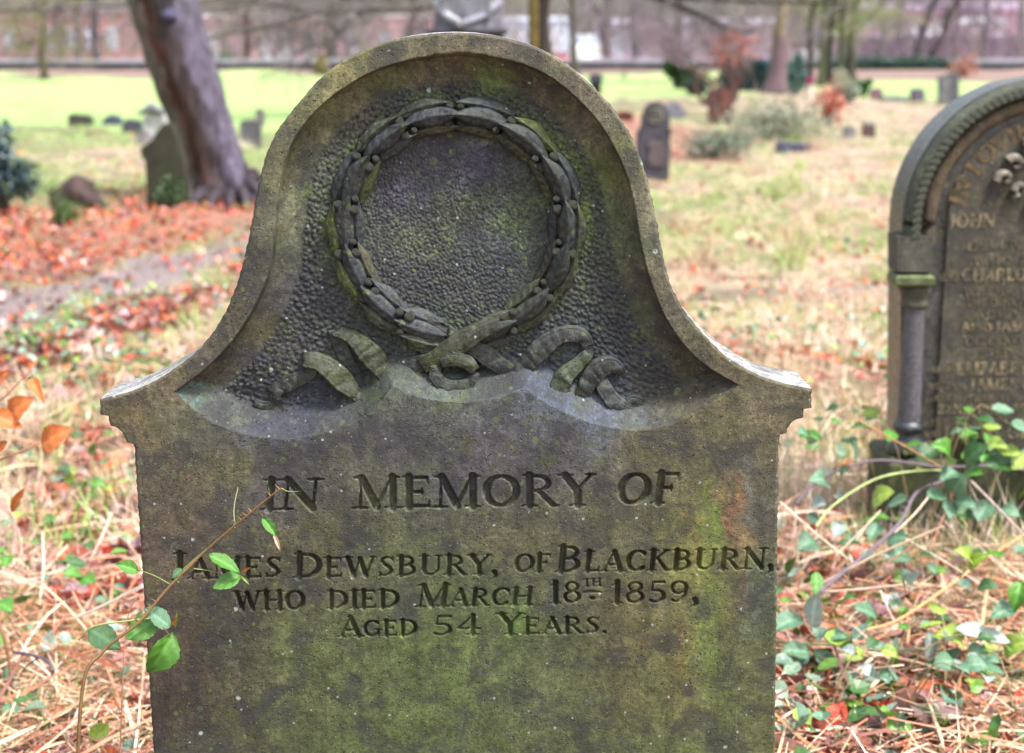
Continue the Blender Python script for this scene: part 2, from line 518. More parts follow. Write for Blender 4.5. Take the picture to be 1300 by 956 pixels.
GL = {
 'I': (.32, [sl(.16, .02, .16, .98, T_), sf(.16, .02), sf(.16, .98)]),
 'N': (.88, [sl(.14, .02, .14, .98, t_), sl(.14, .96, .74, .04, T_), sl(.74, .02, .74, .98, t_), sf(.14, .02), sf(.1, .98, .1), sf(.74, .98)]),
 'M': (1.02, [sl(.12, .02, .14, .98, t_), sl(.16, .96, .5, .05, T_), sl(.5, .05, .84, .96, t_), sl(.86, .02, .86, .98, T_), sf(.12, .02), sf(.86, .02), sf(.1, .98, .1), sf(.9, .98, .1)]),
 'E': (.68, [sl(.15, .02, .15, .98, T_), sf(.13, .02, .1), sf(.13, .98, .1), sl(.15, .95, .56, .95, t_), sl(.15, .5, .45, .5, t_), sl(.15, .05, .6, .05, t_), tick(.56, .96, -.2), tick(.6, .04, .2), [(.45, .38, .03), (.45, .5, .08), (.45, .62, .03)]]),
 'F': (.64, [sl(.15, .02, .15, .98, T_), sf(.15, .02), sf(.13, .98, .1), sl(.15, .95, .58, .95, t_), sl(.15, .5, .45, .5, t_), tick(.58, .96, -.2), [(.45, .38, .03), (.45, .5, .08), (.45, .62, .03)]]),
 'L': (.62, [sl(.15, .02, .15, .98, T_), sf(.15, .98), sf(.13, .02, .1), sl(.15, .05, .55, .05, t_), tick(.55, .04, .22)]),
 'O': (.86, [arc(.43, .5, .34, .46, 0, 360, n=24)]),
 'C': (.78, [arc(.43, .5, .34, .46, 48, 312, n=18), [(.66, .98, .03), (.67, .82, .09), (.68, .68, .03)]]),
 'G': (.84, [arc(.43, .5, .34, .46, 48, 318, n=18), sl(.7, .05, .7, .42, .15), sf(.7, .42, .13), tick(.67, .84, .14)]),
 'D': (.84, [sl(.16, .02, .16, .98, T_), sf(.12, .02, .1), sf(.12, .98, .1), [(.16, .95, t_)] + arc(.36, .5, .38, .45, 90, -90) + [(.16, .05, t_)]]),
 'R': (.80, [sl(.15, .02, .15, .98, T_), sf(.15, .02), sf(.12, .98, .1), [(.15, .95, t_)] + arc(.34, .72, .24, .23, 90, -90, .17) + [(.15, .49, t_)], sl(.36, .48, .68, .04, .17), sf(.72, .02, .09)]),
 'B': (.76, [sl(.15, .02, .15, .98, T_), sf(.12, .02, .1), sf(.12, .98, .1), [(.15, .95, t_)] + arc(.34, .74, .22, .21, 90, -90, .16) + [(.15, .53, t_)], [(.15, .52, t_)] + arc(.36, .28, .27, .24, 90, -90, .18) + [(.15, .04, t_)]]),
 'P': (.70, [sl(.15, .02, .15, .98, T_), sf(.15, .02), sf(.12, .98, .1), [(.15, .95, t_)] + arc(.34, .70, .24, .25, 90, -90, .17) + [(.15, .45, t_)]]),
 'Y': (.76, [sl(.1, .96, .38, .46, T_), sl(.68, .96, .38, .46, t_), sl(.38, .02, .38, .48, T_), sf(.38, .02), sf(.1, .98), sf(.68, .98, .1)]),
 'V': (.78, [sl(.1, .96, .4, .04, T_), sl(.7, .96, .4, .04, t_), sf(.1, .98), sf(.7, .98, .1)]),
 'J': (.44, [sl(.24, .2, .24, .98, T_), [(.24, .22, .17), (.2, .04, .12), (.06, -.03, .1)], sf(.24, .98)]),
 'A': (.80, [sl(.1, .04, .4, .96, t_), sl(.4, .96, .7, .04, T_), sl(.22, .33, .58, .33, t_), sf(.1, .02, .1), sf(.7, .02)]),
 'S': (.62, [[(.52, .8, .06), (.44, .93, .08), (.3, .96, .1), (.16, .87, .15), (.14, .72, .18), (.28, .57, .19), (.42, .44, .19), (.5, .28, .18), (.42, .1, .14), (.28, .04, .1), (.14, .08, .08), (.08, .2, .06)], tick(.52, .78, .2), tick(.08, .02, .2)]),
 'U': (.86, [[(.16, .98, T_), (.16, .3, T_), (.22, .12, .15), (.42, .03, .1), (.6, .12, .09), (.68, .3, t_), (.68, .98, t_)], sf(.16, .98), sf(.68, .98, .1)]),
 'W': (1.14, [sl(.1, .96, .34, .05, T_), sl(.34, .05, .54, .9, t_), sl(.54, .9, .78, .05, T_), sl(.78, .05, 1.02, .96, t_), sf(.1, .98), sf(1.02, .98, .1)]),
 'K': (.82, [sl(.15, .02, .15, .98, T_), sf(.15, .02), sf(.15, .98), sl(.18, .42, .62, .96, t_), sl(.32, .58, .68, .04, .17), sf(.72, .02, .1), sf(.64, .98, .1)]),
 'H': (.88, [sl(.15, .02, .15, .98, T_), sl(.72, .02, .72, .98, T_), sl(.15, .5, .72, .5, t_), sf(.15, .02), sf(.15, .98), sf(.72, .02), sf(.72, .98)]),
 'T': (.72, [sl(.36, .02, .36, .98, T_), sl(.06, .95, .66, .95, t_), sf(.36, .02), tick(.07, .96, -.2), tick(.65, .96, -.2)]),
 'Z': (.68, [sl(.1, .95, .56, .95, t_), sl(.56, .95, .1, .05, T_), sl(.1, .05, .6, .05, t_), tick(.1, .96, -.2), tick(.6, .04, .2)]),
 '1': (.40, [sl(.2, .02, .2, .98, T_), sf(.2, .02), sl(.2, .96, .06, .82, .08)]),
 '8': (.66, [arc(.32, .74, .2, .21, 0, 360, .14, .08, 16), arc(.32, .27, .25, .24, 0, 360, .17, .09, 16)]),
 '5': (.64, [sl(.18, .95, .52, .95, .11), sl(.17, .95, .14, .55, .08), [(.14, .55, .07)] + arc(.28, .3, .25, .27, 100, -130, .18, .09), tick(.53, .97, -.1)]),
 '9': (.66, [arc(.32, .68, .23, .27, 0, 360, .17, .09, 16), [(.55, .68, .17), (.52, .35, .15), (.4, .1, .1), (.2, .03, .08), (.12, .1, .12)]]),
 '4': (.70, [sl(.46, .02, .46, .96, T_), sl(.46, .94, .06, .34, t_), sl(.06, .32, .66, .32, .1), sf(.46, .02)]),
 '2': (.64, [[(.1, .72, .14), (.16, .9, .1), (.32, .96, .09), (.48, .86, .15), (.48, .66, .18), (.3, .38, .12), (.08, .06, .08)], sl(.08, .05, .56, .05, .12), tick(.57, .04, .16)]),
 '3': (.62, [arc(.28, .73, .22, .21, 140, -90, .16, .08), arc(.28, .27, .26, .24, 90, -140, .18, .09)]),
 '7': (.62, [sl(.08, .95, .56, .95, .11), sl(.56, .93, .24, .03, .15), tick(.08, .96, -.18)]),
 '0': (.70, [arc(.34, .5, .25, .45, 0, 360, .17, .08, 18)]),
 '6': (.66, [arc(.33, .32, .23, .27, 0, 360, .17, .09, 16), [(.1, .32, .17), (.14, .65, .15), (.3, .9, .1), (.48, .95, .09)]]),
 ',': (.34, [[(.12, .1, .26), (.17, -.06, .2), (.04, -.28, .05)]]),
 '.': (.30, [[(.1, .07, .18), (.13, .07, .18)]]),
}


def layout(text, x0, x1, y0, y1, hcap, hsmall, shear=0.0, by_letter=False):
    """strokes of a word fitted between x0 and x1 on the sloping baseline y0..y1; lower case = small capitals"""
    items = []; cur = 0.0
    for ch in text:
        if ch == ' ':
            cur += 0.35 * hsmall; continue
        h = hcap if (ch.isupper() or ch.isdigit()) else hsmall
        adv, st = GL[ch.upper()]
        items.append((cur, h, st))
        cur += adv * h + 0.06 * hsmall
    k = (x1 - x0) / max(cur - 0.1 * hsmall, 1e-6)
    out = []
    for off, h, st in items:
        if by_letter: out.append([])
        for s in st:
            pts = []
            for gx, gy, w in s:
                px = x0 + (off + gx * h) * k + shear * gy * h
                py = y0 + (y1 - y0) * (px - x0) / (x1 - x0) - gy * h
                pts.append((px, py, w * h))
            (out[-1] if by_letter else out).append(np.array(pts))
    return out


# ------------------------------------------------------------------ MAIN HEADSTONE
YF, THK = 2.0, 0.115
outer_top = [(301, 359), (311, 322), (319, 284), (327, 236), (339, 193), (355, 161), (377, 133), (400, 106), (425, 84), (452, 68),
             (484, 55), (521, 46), (566, 41.5), (601, 42), (643, 48), (686, 62), (718, 80), (747, 104), (774, 132), (796, 163),
             (812, 196), (823, 232), (833, 277), (842, 325)]
left_side = smooth_curve([(126, 507), (166, 497), (201, 481), (235, 458), (260, 435), (284, 400), (301, 359)] + outer_top[1:12], 2.0, 10)
right_side = smooth_curve(outer_top[12:] + [(852, 362), (870, 396), (885, 415), (919, 450), (954, 472), (988, 485), (1030, 494)], 2.0, 10)
full = smooth_curve([(126, 507), (166, 497), (201, 481), (235, 458), (260, 435), (284, 400), (301, 359)] + outer_top[1:] + [(852, 362), (870, 396), (885, 415), (919, 450), (954, 472), (988, 485), (1030, 494)], 1.5, 14)
itop = int(np.argmin(full[:, 1]))
Ls = full[:itop + 1][::-1]      # from crown down to the left shoulder
Rs = full[itop:]
left_low = [(127, 527), (137, 528.5), (138.5, 541), (147, 543), (154, 549), (158.5, 556), (160, 562.5), (168.5, 564.5), (170, 568), (189, 865), (215, 1275)]
right_low = [(1031, 518), (1021, 519.5), (1019.5, 531), (1011, 533), (1004.5, 538), (1001, 544), (999, 550.5), (990.5, 552.5), (989, 567), (985, 867), (979.5, 1275)]
LP = np.vstack([Ls, left_low]); RP = np.vstack([Rs, right_low])
ytop = full[itop, 1]
LP[:, 1] = np.maximum.accumulate(LP[:, 1] + np.arange(len(LP)) * 1e-4)
RP[:, 1] = np.maximum.accumulate(RP[:, 1] + np.arange(len(RP)) * 1e-4)
rows = np.concatenate([ytop + np.linspace(0, 1, 26)[1:] ** 2 * 30, np.arange(ytop + 31, 562, 1.35), np.arange(562, 592, 3.0), np.arange(592, 815, 0.92),
                       np.arange(815, 960, 3.0), np.linspace(962, 1275, 20),
                       [p[1] for p in left_low[:-1]], [p[1] for p in right_low[:-1]], [507, 507.3, 494, 494.3]])
rows = np.unique(np.round(rows, 2))
rows = rows[np.concatenate([[True], np.diff(rows) > 0.25])]
NC = 800
u = np.concatenate([[0, 0.0012, 0.0028], np.linspace(0.0045, 0.9955, NC - 6), [0.9972, 0.9988, 1]])
xl = np.interp(rows, LP[:, 1], LP[:, 0]); xr = np.interp(rows, RP[:, 1], RP[:, 0])
wob = lambda y, s: 0.30 * np.sin(y * 0.21 + s) + 0.35 * np.sin(y * 0.57 + 2 * s) + 0.2 * np.sin(y * 1.3 + s * 3)
xl = xl + wob(rows, 1.0); xr = xr + wob(rows, 4.0)
PX = xl[:, None] + (xr - xl)[:, None] * u[None]
PY = np.repeat(rows[:, None], len(u), 1)

inner_cove = smooth_curve([(221, 498), (263, 466), (298, 428), (324, 386), (339, 350), (346, 310), (350, 265), (357, 221), (369, 184), (390, 152),
                           (416, 126), (440, 109), (470, 92), (514, 77), (556, 70), (588, 68), (626, 72), (663, 81), (695, 95), (726, 118),
                           (756, 149), (780, 186), (797, 225), (807, 266), (816, 318), (829, 364), (850, 411), (885, 455), (936, 489)], 2.0, 10)
scal_r = smooth_curve([(936, 489), (896, 517), (850, 539), (808, 546), (757, 538), (706, 518), (668, 493)], 3, 4)
scal_m = smooth_curve([(668, 493), (630, 505), (588, 510), (537, 505), (498, 490)], 3, 4)
scal_l = smooth_curve([(498, 490), (469, 524), (427, 545), (376, 556), (342, 556), (300, 548), (262, 531), (221, 498)], 3, 4)
poly_in = np.vstack([inner_cove, scal_r, scal_m, scal_l])

depth = np.zeros(PX.shape, np.float32)           # millimetres into the stone
sel = PY < 575
d_cove = dist_to(inner_cove[::2], PX[sel], PY[sel])
d_bot = np.minimum(np.minimum(dist_to(scal_r, PX[sel], PY[sel]), dist_to(scal_m, PX[sel], PY[sel])), dist_to(scal_l, PX[sel], PY[sel]))
ins = inside(poly_in, PX[sel], PY[sel])
PD = 33.0
dc = np.clip(d_cove - 2.0, 0, 36) / 36
prA = np.minimum(d_cove, 2.0) / 2.0 * 19 + (PD - 19) * np.sin(dc * math.pi / 2) ** 0.9
db = np.clip(d_bot, 0, 34) / 34
prB = 2.5 * np.clip(d_bot / 1.5, 0, 1) + (PD - 2.5) * db
base_d = np.where(ins, np.minimum(prA, prB), 0)


def vnoise(x, y, s, seed):
    r = np.random.RandomState(seed).rand(64, 64).astype(np.float32)
    fx = x / s; fy = y / s
    ix = np.floor(fx).astype(int); iy = np.floor(fy).astype(int)
    tx = fx - ix; ty = fy - iy
    tx = tx * tx * (3 - 2 * tx); ty = ty * ty * (3 - 2 * ty)
    a = r[iy % 64, ix % 64]; b_ = r[iy % 64, (ix + 1) % 64]; c = r[(iy + 1) % 64, ix % 64]; d = r[(iy + 1) % 64, (ix + 1) % 64]
    return (a * (1 - tx) + b_ * tx) * (1 - ty) + (c * (1 - tx) + d * tx) * ty


def worley(x, y, s, seed):
    r = np.random.RandomState(seed).rand(2, 128, 128).astype(np.float32)
    fx = x / s; fy = y / s
    ix = np.floor(fx).astype(int); iy = np.floor(fy).astype(int)
    best = np.full(x.shape, 9.0, np.float32)
    for dx in (-1, 0, 1):
        for dy in (-1, 0, 1):
            jx, jy = (ix + dx), (iy + dy)
            ex = jx + 0.12 + 0.76 * r[0, jy % 128, jx % 128] - fx
            ey = jy + 0.12 + 0.76 * r[1, jy % 128, jx % 128] - fy
            np.minimum(best, ex * ex + ey * ey, out=best)
    return np.sqrt(best)


RC = (578.0, 290.0)
X, Y = PX[sel], PY[sel]
rr = np.hypot(X - RC[0], Y - RC[1])
on_ground = ins & (d_cove > 34) & (d_bot > 33)
pm = ins * np.clip((d_cove - 32) / 7, 0, 1) * np.clip((d_bot - 28) / 6, 0, 1)
disc = np.clip((126 - rr) / 6, 0, 1)
wx = .93 * X + .37 * Y + 4 * vnoise(X, Y, 21, 5); wy = 1.12 * (.93 * Y - .37 * X) + 4 * vnoise(X, Y, 19, 6)
st1 = worley(wx, wy, 7.2, 1); st2 = worley(wx, wy, 5.2, 2)
bump = (1 - disc) * (0.5 - np.minimum(st1, .62)) * 4.6 + disc * (0.5 - np.minimum(st2, .62)) * 2.6
base_d = base_d - pm * bump * (0.6 + 0.6 * vnoise(X, Y, 60, 9)) - pm * 1.6 * (vnoise(X, Y, 31, 8) - .5)
depth[sel] = base_d
panv = np.zeros(PX.shape, np.float32); panv[sel] = pm

# carved letters
words = [("IN", 331, 402, 648, 647, 39, 39, .12), ("MEMORY", 450, 752, 646, 642, 40, 40, .0), ("OF", 781, 857, 641, 639, 39, 39, .14),
         ("James", 216, 356, 736, 733, 33, 26, .02), ("Dewsbury,", 372, 634, 734, 729, 31, 25, .04), ("of", 652, 697, 727, 726, 23, 23, .08),
         ("Blackburn,", 705, 984, 727, 722, 33, 26, .12), ("who", 297, 386, 775, 774, 24, 24, .0), ("died", 415, 506, 773, 772, 23, 23, .02),
         ("March", 528, 674, 771, 768, 28, 22, .14), ("18", 698, 737, 766, 765, 27, 27, 0), ("TH", 740, 763, 745, 744, 9.5, 9.5, 0),
         ("1859,", 775, 889, 766, 764, 27, 27, .04), ("Aged", 430, 529, 809, 807, 26, 20, 0), ("54", 547, 609, 807, 806, 25, 25, .04),
         ("Years.", 632, 772, 806, 804, 27, 21, .02)]
strokes = []
for wd in words:
    strokes += layout(*wd)
strokes += [np.array([(740, 752.5, 1.0), (751, 751, 3.6), (763, 752, 1.0)]), np.array([(751, 759.5, 4.6), (753, 759.5, 4.6)])]
r0i, r1i = np.searchsorted(rows, [590, 820])
SX, SY = PX[r0i:r1i], PY[r0i:r1i]
carve = np.zeros(SX.shape, np.float32)
for s in strokes:
    s = s.copy()
    s[:, 2] = s[:, 2] * 1.06 + 0.7
    for (ax, ay, aw), (bx, by, bw) in zip(s[:-1], s[1:]):
        m_ = max(aw, bw) / 2 + 1.5
        ra, rb = np.searchsorted(rows[r0i:r1i], [min(ay, by) - m_, max(ay, by) + m_])
        if rb <= ra: continue
        ca = max(0, int(((min(ax, bx) - m_) - 168) / 820 * NC) - 25); cb = min(SX.shape[1], int(((max(ax, bx) + m_) - 168) / 820 * NC) + 25)
        x = SX[ra:rb, ca:cb]; y = SY[ra:rb, ca:cb]
        dx, dy = bx - ax, by - ay
        t = np.clip(((x - ax) * dx + (y - ay) * dy) / (dx * dx + dy * dy + 1e-9), 0, 1)
        dd = np.hypot(x - ax - t * dx, y - ay - t * dy)
        w = (aw + (bw - aw) * t) / 2
        np.maximum(carve[ra:rb, ca:cb], np.clip((w - dd) * 3.4, 0, 8.5), out=carve[ra:rb, ca:cb])
depth[r0i:r1i] += carve * (0.75 + 0.5 * vnoise(SX, SY, 37, 15))
# worn edge of the slab and gently uneven dressed face
d_out = np.full(PX.shape, 99, np.float32)
d_out[sel] = dist_to(full[::3], X, Y)
side = np.minimum(PX - xl[:, None], xr[:, None] - PX)
d_out = np.minimum(d_out, np.where(PY > 500, side, 99))
depth += 3.0 * np.clip(1 - d_out / (3.2 + 2.0 * vnoise(PX, PY, 13, 3)), 0, 1) ** 2
depth += (vnoise(PX, PY, 55, 21) - .5) * 1.2 + (vnoise(PX, PY, 14, 22) - .5) * 0.5 + (vnoise(PX, PY, 4.5, 23) - .5) * 0.28
chips = np.clip(vnoise(PX, PY, 9, 33) - 0.80, 0, 1) * 6 * np.clip(1 - d_out / 14, 0, 1)
depth += chips

# stone colour zones: algae, iron stain, lichen, and light painted on cove and ledges
ZC = [(400, 130, 112, 112, 74), (450, 90, 118, 114, 74), (580, 55, 104, 96, 74), (650, 65, 118, 108, 90), (760, 150, 108, 100, 82), (815, 250, 118, 112, 92),
      (840, 350, 104, 96, 76), (345, 230, 92, 92, 60), (325, 300, 66, 66, 54), (300, 400, 78, 72, 56), (230, 480, 98, 88, 66), (180, 530, 102, 90, 64),
      (900, 450, 98, 90, 64), (980, 520, 100, 92, 68), (230, 620, 92, 82, 64), (200, 700, 88, 76, 62), (220, 830, 74, 62, 52), (300, 590, 88, 84, 60),
      (400, 590, 76, 73, 66), (500, 560, 72, 70, 72), (600, 570, 72, 68, 74), (700, 560, 72, 68, 70), (800, 570, 90, 84, 62), (350, 600, 70, 68, 70),
      (870, 560, 92, 88, 60), (500, 700, 80, 84, 56), (400, 700, 84, 82, 58), (650, 700, 88, 84, 62), (760, 690, 86, 84, 62), (650, 780, 80, 90, 54),
      (400, 830, 84, 92, 54), (300, 800, 72, 70, 52), (550, 840, 84, 95, 54), (700, 830, 82, 88, 56), (600, 760, 78, 88, 54), (880, 810, 96, 102, 56),
      (905, 700, 112, 112, 58), (950, 640, 86, 82, 68), (965, 760, 80, 88, 70), (940, 850, 92, 96, 58), (820, 800, 98, 90, 58), (500, 640, 76, 78, 58),
      (350, 260, 118, 114, 94), (372, 200, 104, 98, 80), (325, 430, 92, 86, 70), (300, 470, 72, 72, 72), (410, 200, 120, 118, 98), (395, 300, 106, 112, 92),
      (380, 400, 80, 80, 80), (460, 130, 122, 106, 92), (580, 100, 84, 72, 62), (680, 120, 82, 72, 60), (760, 220, 90, 96, 50), (785, 300, 76, 86, 62),
      (770, 400, 66, 76, 70), (850, 460, 64, 66, 60), (380, 500, 56, 60, 76), (350, 540, 80, 82, 92), (248, 508, 92, 92, 74), (285, 525, 92, 94, 84),
      (580, 500, 86, 92, 84), (700, 505, 96, 106, 116), (760, 532, 94, 100, 112), (880, 512, 98, 90, 64), (520, 230, 94, 86, 106), (600, 220, 86, 80, 100),
      (540, 300, 116, 122, 88), (580, 280, 112, 122, 78), (620, 330, 80, 84, 92), (520, 370, 84, 80, 84), (600, 385, 82, 82, 74), (665, 290, 110, 126, 72),
      (408, 240, 108, 126, 78), (625, 124, 114, 136, 60), (748, 232, 112, 130, 60), (480, 130, 104, 116, 70), (440, 460, 70, 82, 60), (560, 420, 90, 110, 70),
      (500, 1000, 80, 92, 52), (850, 1050, 84, 96, 52), (250, 1050, 70, 70, 50)]
ZC = np.array(ZC, float)
ZC[:, 2:] = lin(ZC[:, 2:])


def zone_col(px, py, sig=34.0, k=1.0):
    sh = px.shape
    px = px.ravel(); py = py.ravel()
    num = np.zeros((len(px), 3), np.float32); den = np.full(len(px), 1e-9, np.float32)
    for z in ZC:
        d2 = (px - z[0]) ** 2 + (py - z[1]) ** 2
        w = (1.0 / (1 + d2 / sig ** 2) ** 2.2).astype(np.float32)
        num += w[:, None] * z[2:].astype(np.float32); den += w
    return (num / den[:, None] * k).reshape(sh + (3,))


KZ = 0.70
nz = lambda s, sd, a: (vnoise(PX, PY, s, sd) - .5) * a
zc = zone_col(PX + nz(28, 41, 40), PY + nz(33, 42, 40), k=KZ)
# iron stain with a green tongue beside it
tx_ = PX + nz(12, 43, 14) + nz(30, 44, 26) + nz(5, 45, 6)
tongue = lambda cx, y0, wd, ln: (.45 + .9 * vnoise(PX, PY, 9, 71)) * (.5 + .9 * vnoise(PX * 3, PY, 22, 72)) * np.exp(-((tx_ - cx) / wd) ** 2) * np.clip((PY - y0) / 26, 0, 1) * np.clip((y0 + ln - PY) / (ln * .7), 0, 1)
for cx, y0, wd, ln, cc, st in ((928, 588, 17, 240, (128, 92, 64), .75), (900, 600, 13, 260, (122, 140, 62), .7), (880, 620, 9, 120, (112, 88, 52), .5), (958, 575, 5, 110, (130, 134, 124), .55),
                               (905, 760, 16, 230, (104, 122, 56), .5), (868, 780, 18, 160, (124, 100, 56), .5), (650, 740, 16, 160, (100, 130, 52), .45), (560, 790, 60, 200, (92, 112, 48), .3)):
    f = (tongue(cx, y0, wd, ln) * st)[..., None]
    zc = zc * (1 - f) + lin(cc) * KZ * f
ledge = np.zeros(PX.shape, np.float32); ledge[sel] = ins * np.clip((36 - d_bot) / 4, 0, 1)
for cx, cy, sx_, sy_, cc, st in ((240, 505, 22, 12, (140, 186, 164), .9), (282, 520, 26, 14, (124, 130, 122), .5), (588, 505, 90, 8, (104, 118, 100), .5), (740, 532, 60, 16, (120, 132, 148), .6), (345, 548, 60, 12, (84, 88, 108), .5), (800, 540, 40, 10, (128, 134, 134), .5)):  # pale blue tones put the ledges' sky reflection into the colour
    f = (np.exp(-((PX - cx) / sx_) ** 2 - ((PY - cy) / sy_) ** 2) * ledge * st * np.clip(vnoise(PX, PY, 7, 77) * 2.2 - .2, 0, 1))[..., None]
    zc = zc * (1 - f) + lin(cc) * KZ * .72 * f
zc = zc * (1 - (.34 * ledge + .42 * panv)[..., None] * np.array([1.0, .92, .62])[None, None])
ring = np.exp(-((np.hypot(PX - RC[0], PY - RC[1]) - 168) / 7) ** 2) * (vnoise(PX, PY, 21, 51) > .42) * np.where(PX > 690, 1.0, .75) * np.where(PY < 330, 1, .3)
zc = zc * (1 - .6 * ring[..., None]) + lin((118, 146, 58)) * KZ * .6 * ring[..., None]
top_soot = np.exp(-((np.hypot(PX - RC[0], (PY - 290)) - 214) / 9) ** 2)

Wp = W(PX, PY, YF)
scale_mm = 0.001015
Wp[..., 1] += depth * scale_mm
nr, nc = PX.shape
head = empty('carved_headstone', (0.0, YF + THK / 2, 0.0))
tag(head, 'large mossy sandstone headstone with a carved laurel wreath in its arched top', 'gravestone')
idx = np.arange(nr * nc).reshape(nr, nc)


def grid_faces(i):
    return np.stack([i[:-1, :-1], i[1:, :-1], i[1:, 1:], i[:-1, 1:]], -1).reshape(-1, 4)


cut = int(np.searchsorted(rows, 575))
for nm, a, b_ in (('arched_panel', 0, cut + 1), ('inscription_face', cut, nr)):
    V = Wp[a:b_].reshape(-1, 3)
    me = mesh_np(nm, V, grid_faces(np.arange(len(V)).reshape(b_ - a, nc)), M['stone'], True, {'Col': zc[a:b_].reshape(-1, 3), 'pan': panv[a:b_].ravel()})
    link(nm, me, head)
# the thickness of the slab: sides, top surface and back
edge = np.concatenate([Wp[::-1, 0], Wp[1:, -1]])
ne = len(edge)
layers = [0.0, 0.012, 0.06, THK - 0.006, THK]
V = []; C_ = []
for k, dy in enumerate(layers):
    e = edge.copy(); e[:, 1] = YF + 0.003 + dy if k else edge[:, 1]
    jit = 0.0012 * np.sin(np.arange(ne) * .13 + k * 2.1)
    if k: e[:, 2] += jit * (k < 4) - (0.004 if k == 4 else 0); e[:, 0] *= (1 if k < 4 else 0.994)
    V.append(e)
    C_.append(np.tile(lin((150, 148, 150)), (ne, 1)) * (0.85 + 0.3 * np.random.RandomState(k).rand(ne, 1)))  # pale grey holds the wet top's sky reflection in its colour
V = np.concatenate(V); C_ = np.concatenate(C_)
i = np.arange(ne - 1)
F = np.concatenate([np.c_[k * ne + i, (k + 1) * ne + i, (k + 1) * ne + i + 1, k * ne + i + 1] for k in range(4)])
lft = 4 * ne + np.arange(nr - 1, -1, -1); rgt = 4 * ne + (nr - 1) + np.arange(nr)   # back, crown to foot
j = np.arange(nr - 1)
F = np.concatenate([F, np.c_[rgt[j], rgt[j + 1], lft[j + 1], lft[j]]])
me = mesh_np('slab_body', V, F, M['stone_wet'], True, {'Col': C_, 'pan': np.zeros(len(V))})
link('slab_body', me, head)

# ---- wreath: laurel leaves in three lanes up both sides, berries between, ribbon below
S = float(W(579, 290, YF)[0] - W(578, 290, YF)[0])
cW = W(RC[0], RC[1], YF)


def leaf_relief(Rad, da, hw, hh, lift0, lift1, side, rib=True, sd=0, tint=(46, 51, 54)):
    """one carved leaf of the ring; starts at angle 0 (base) and runs to da (tip); side +1 = clockwise"""
    nu, nv = 26, 11
    V = []; C = []
    for a in range(nu):
        uu = a / (nu - 1)
        w = hw * (.50 + .50 * math.sin(math.pi * min(.5, .06 + uu * 1.05))) * (1 if uu < .60 else max(0.03, 1 - ((uu - .60) / .40) ** 1.45))
        for b in range(nv):
            vv = -1 + 2 * b / (nv - 1)
            ang = da * uu
            rad = Rad + vv * w
            rad += 1.0 * math.sin(uu * 9 + sd * 2.1) * abs(vv)
            x = side * rad * math.sin(ang); z = rad * math.cos(ang)
            h = lift0 + (lift1 - lift0) * uu + hh * (1 - .38 * abs(vv) - .62 * abs(vv) ** 5) + (1.8 * math.exp(-(vv / .11) ** 2) if rib else 0) + 0.9 * math.sin(uu * 34 - abs(vv) * 7) * min(1, abs(vv) * 4) * (1 - abs(vv) ** 3) + .5 * math.sin(uu * 7 + sd * 1.7 + vv * 2) + .4 * math.sin(uu * 13 + vv * 5 + sd * 3)
            if abs(vv) > .99: h -= 6.0 + lift0
            V.append((x * S, -h * S * 1.0, z * S))
            g = 0.8 + 0.4 * random.random()
            C.append(g)
    i = np.arange(nu * nv).reshape(nu, nv)
    Fq = np.stack([i[:-1, :-1], i[1:, :-1], i[1:, 1:], i[:-1, 1:]], -1).reshape(-1, 4)
    if side < 0: Fq = Fq[:, ::-1]
    cc = np.array(C)[:, None] * lin(tint)
    return mesh_np('leaf_relief', V, Fq, M['stone_relief'], True, {'Col': cc, 'pan': np.zeros(len(V))})


LM = {}
for s_ in (-1, 1):
    LM['mid', s_] = [leaf_relief(143, R(29 + .5 * q), 12.9 + .6 * q, 9 + q, 1.0, 22, s_, True, q, [(48, 53, 58), (56, 60, 60), (42, 46, 50)][q]) for q in range(3)]
    LM['out', s_] = [leaf_relief(158, R(27.5), 9.6 + .5 * q, 7, -1, 13, s_, True, q + 4, [(82, 92, 50), (60, 66, 52), (50, 56, 60)][q]) for q in range(3)]
    LM['inn', s_] = [leaf_relief(127.5, R(28), 9.2 + .5 * q, 7, -1, 13, s_, True, q + 8, [(66, 64, 50), (52, 56, 62), (74, 80, 52)][q]) for q in range(3)]
bb = MB()
th = np.arange(10) * math.pi / 9
bb.lathe([(math.sin(a) * 1.0 + 1e-4, -math.cos(a)) for a in th], 12, (0, 0, 0), lin((92, 94, 84)))
berry_me = mesh_np('berry', np.concatenate(bb.v), np.concatenate(bb.f4), M['stone_relief'], True, {'Col': np.concatenate(bb.c) * .4, 'pan': np.zeros(bb.n)})
panel_y = YF + PD * scale_mm


def put(name, me, ang, dy=0.0, sc=1.0):
    o = bpy.data.objects.new(name, me)
    col.objects.link(o)
    o.parent = head
    o.matrix_parent_inverse = Matrix.Translation(head.location).inverted()
    o.location = (cW[0], panel_y + dy, cW[2])
    o.rotation_euler = (0, ang, 0)
    o.scale = (1, sc, 1)
    return o


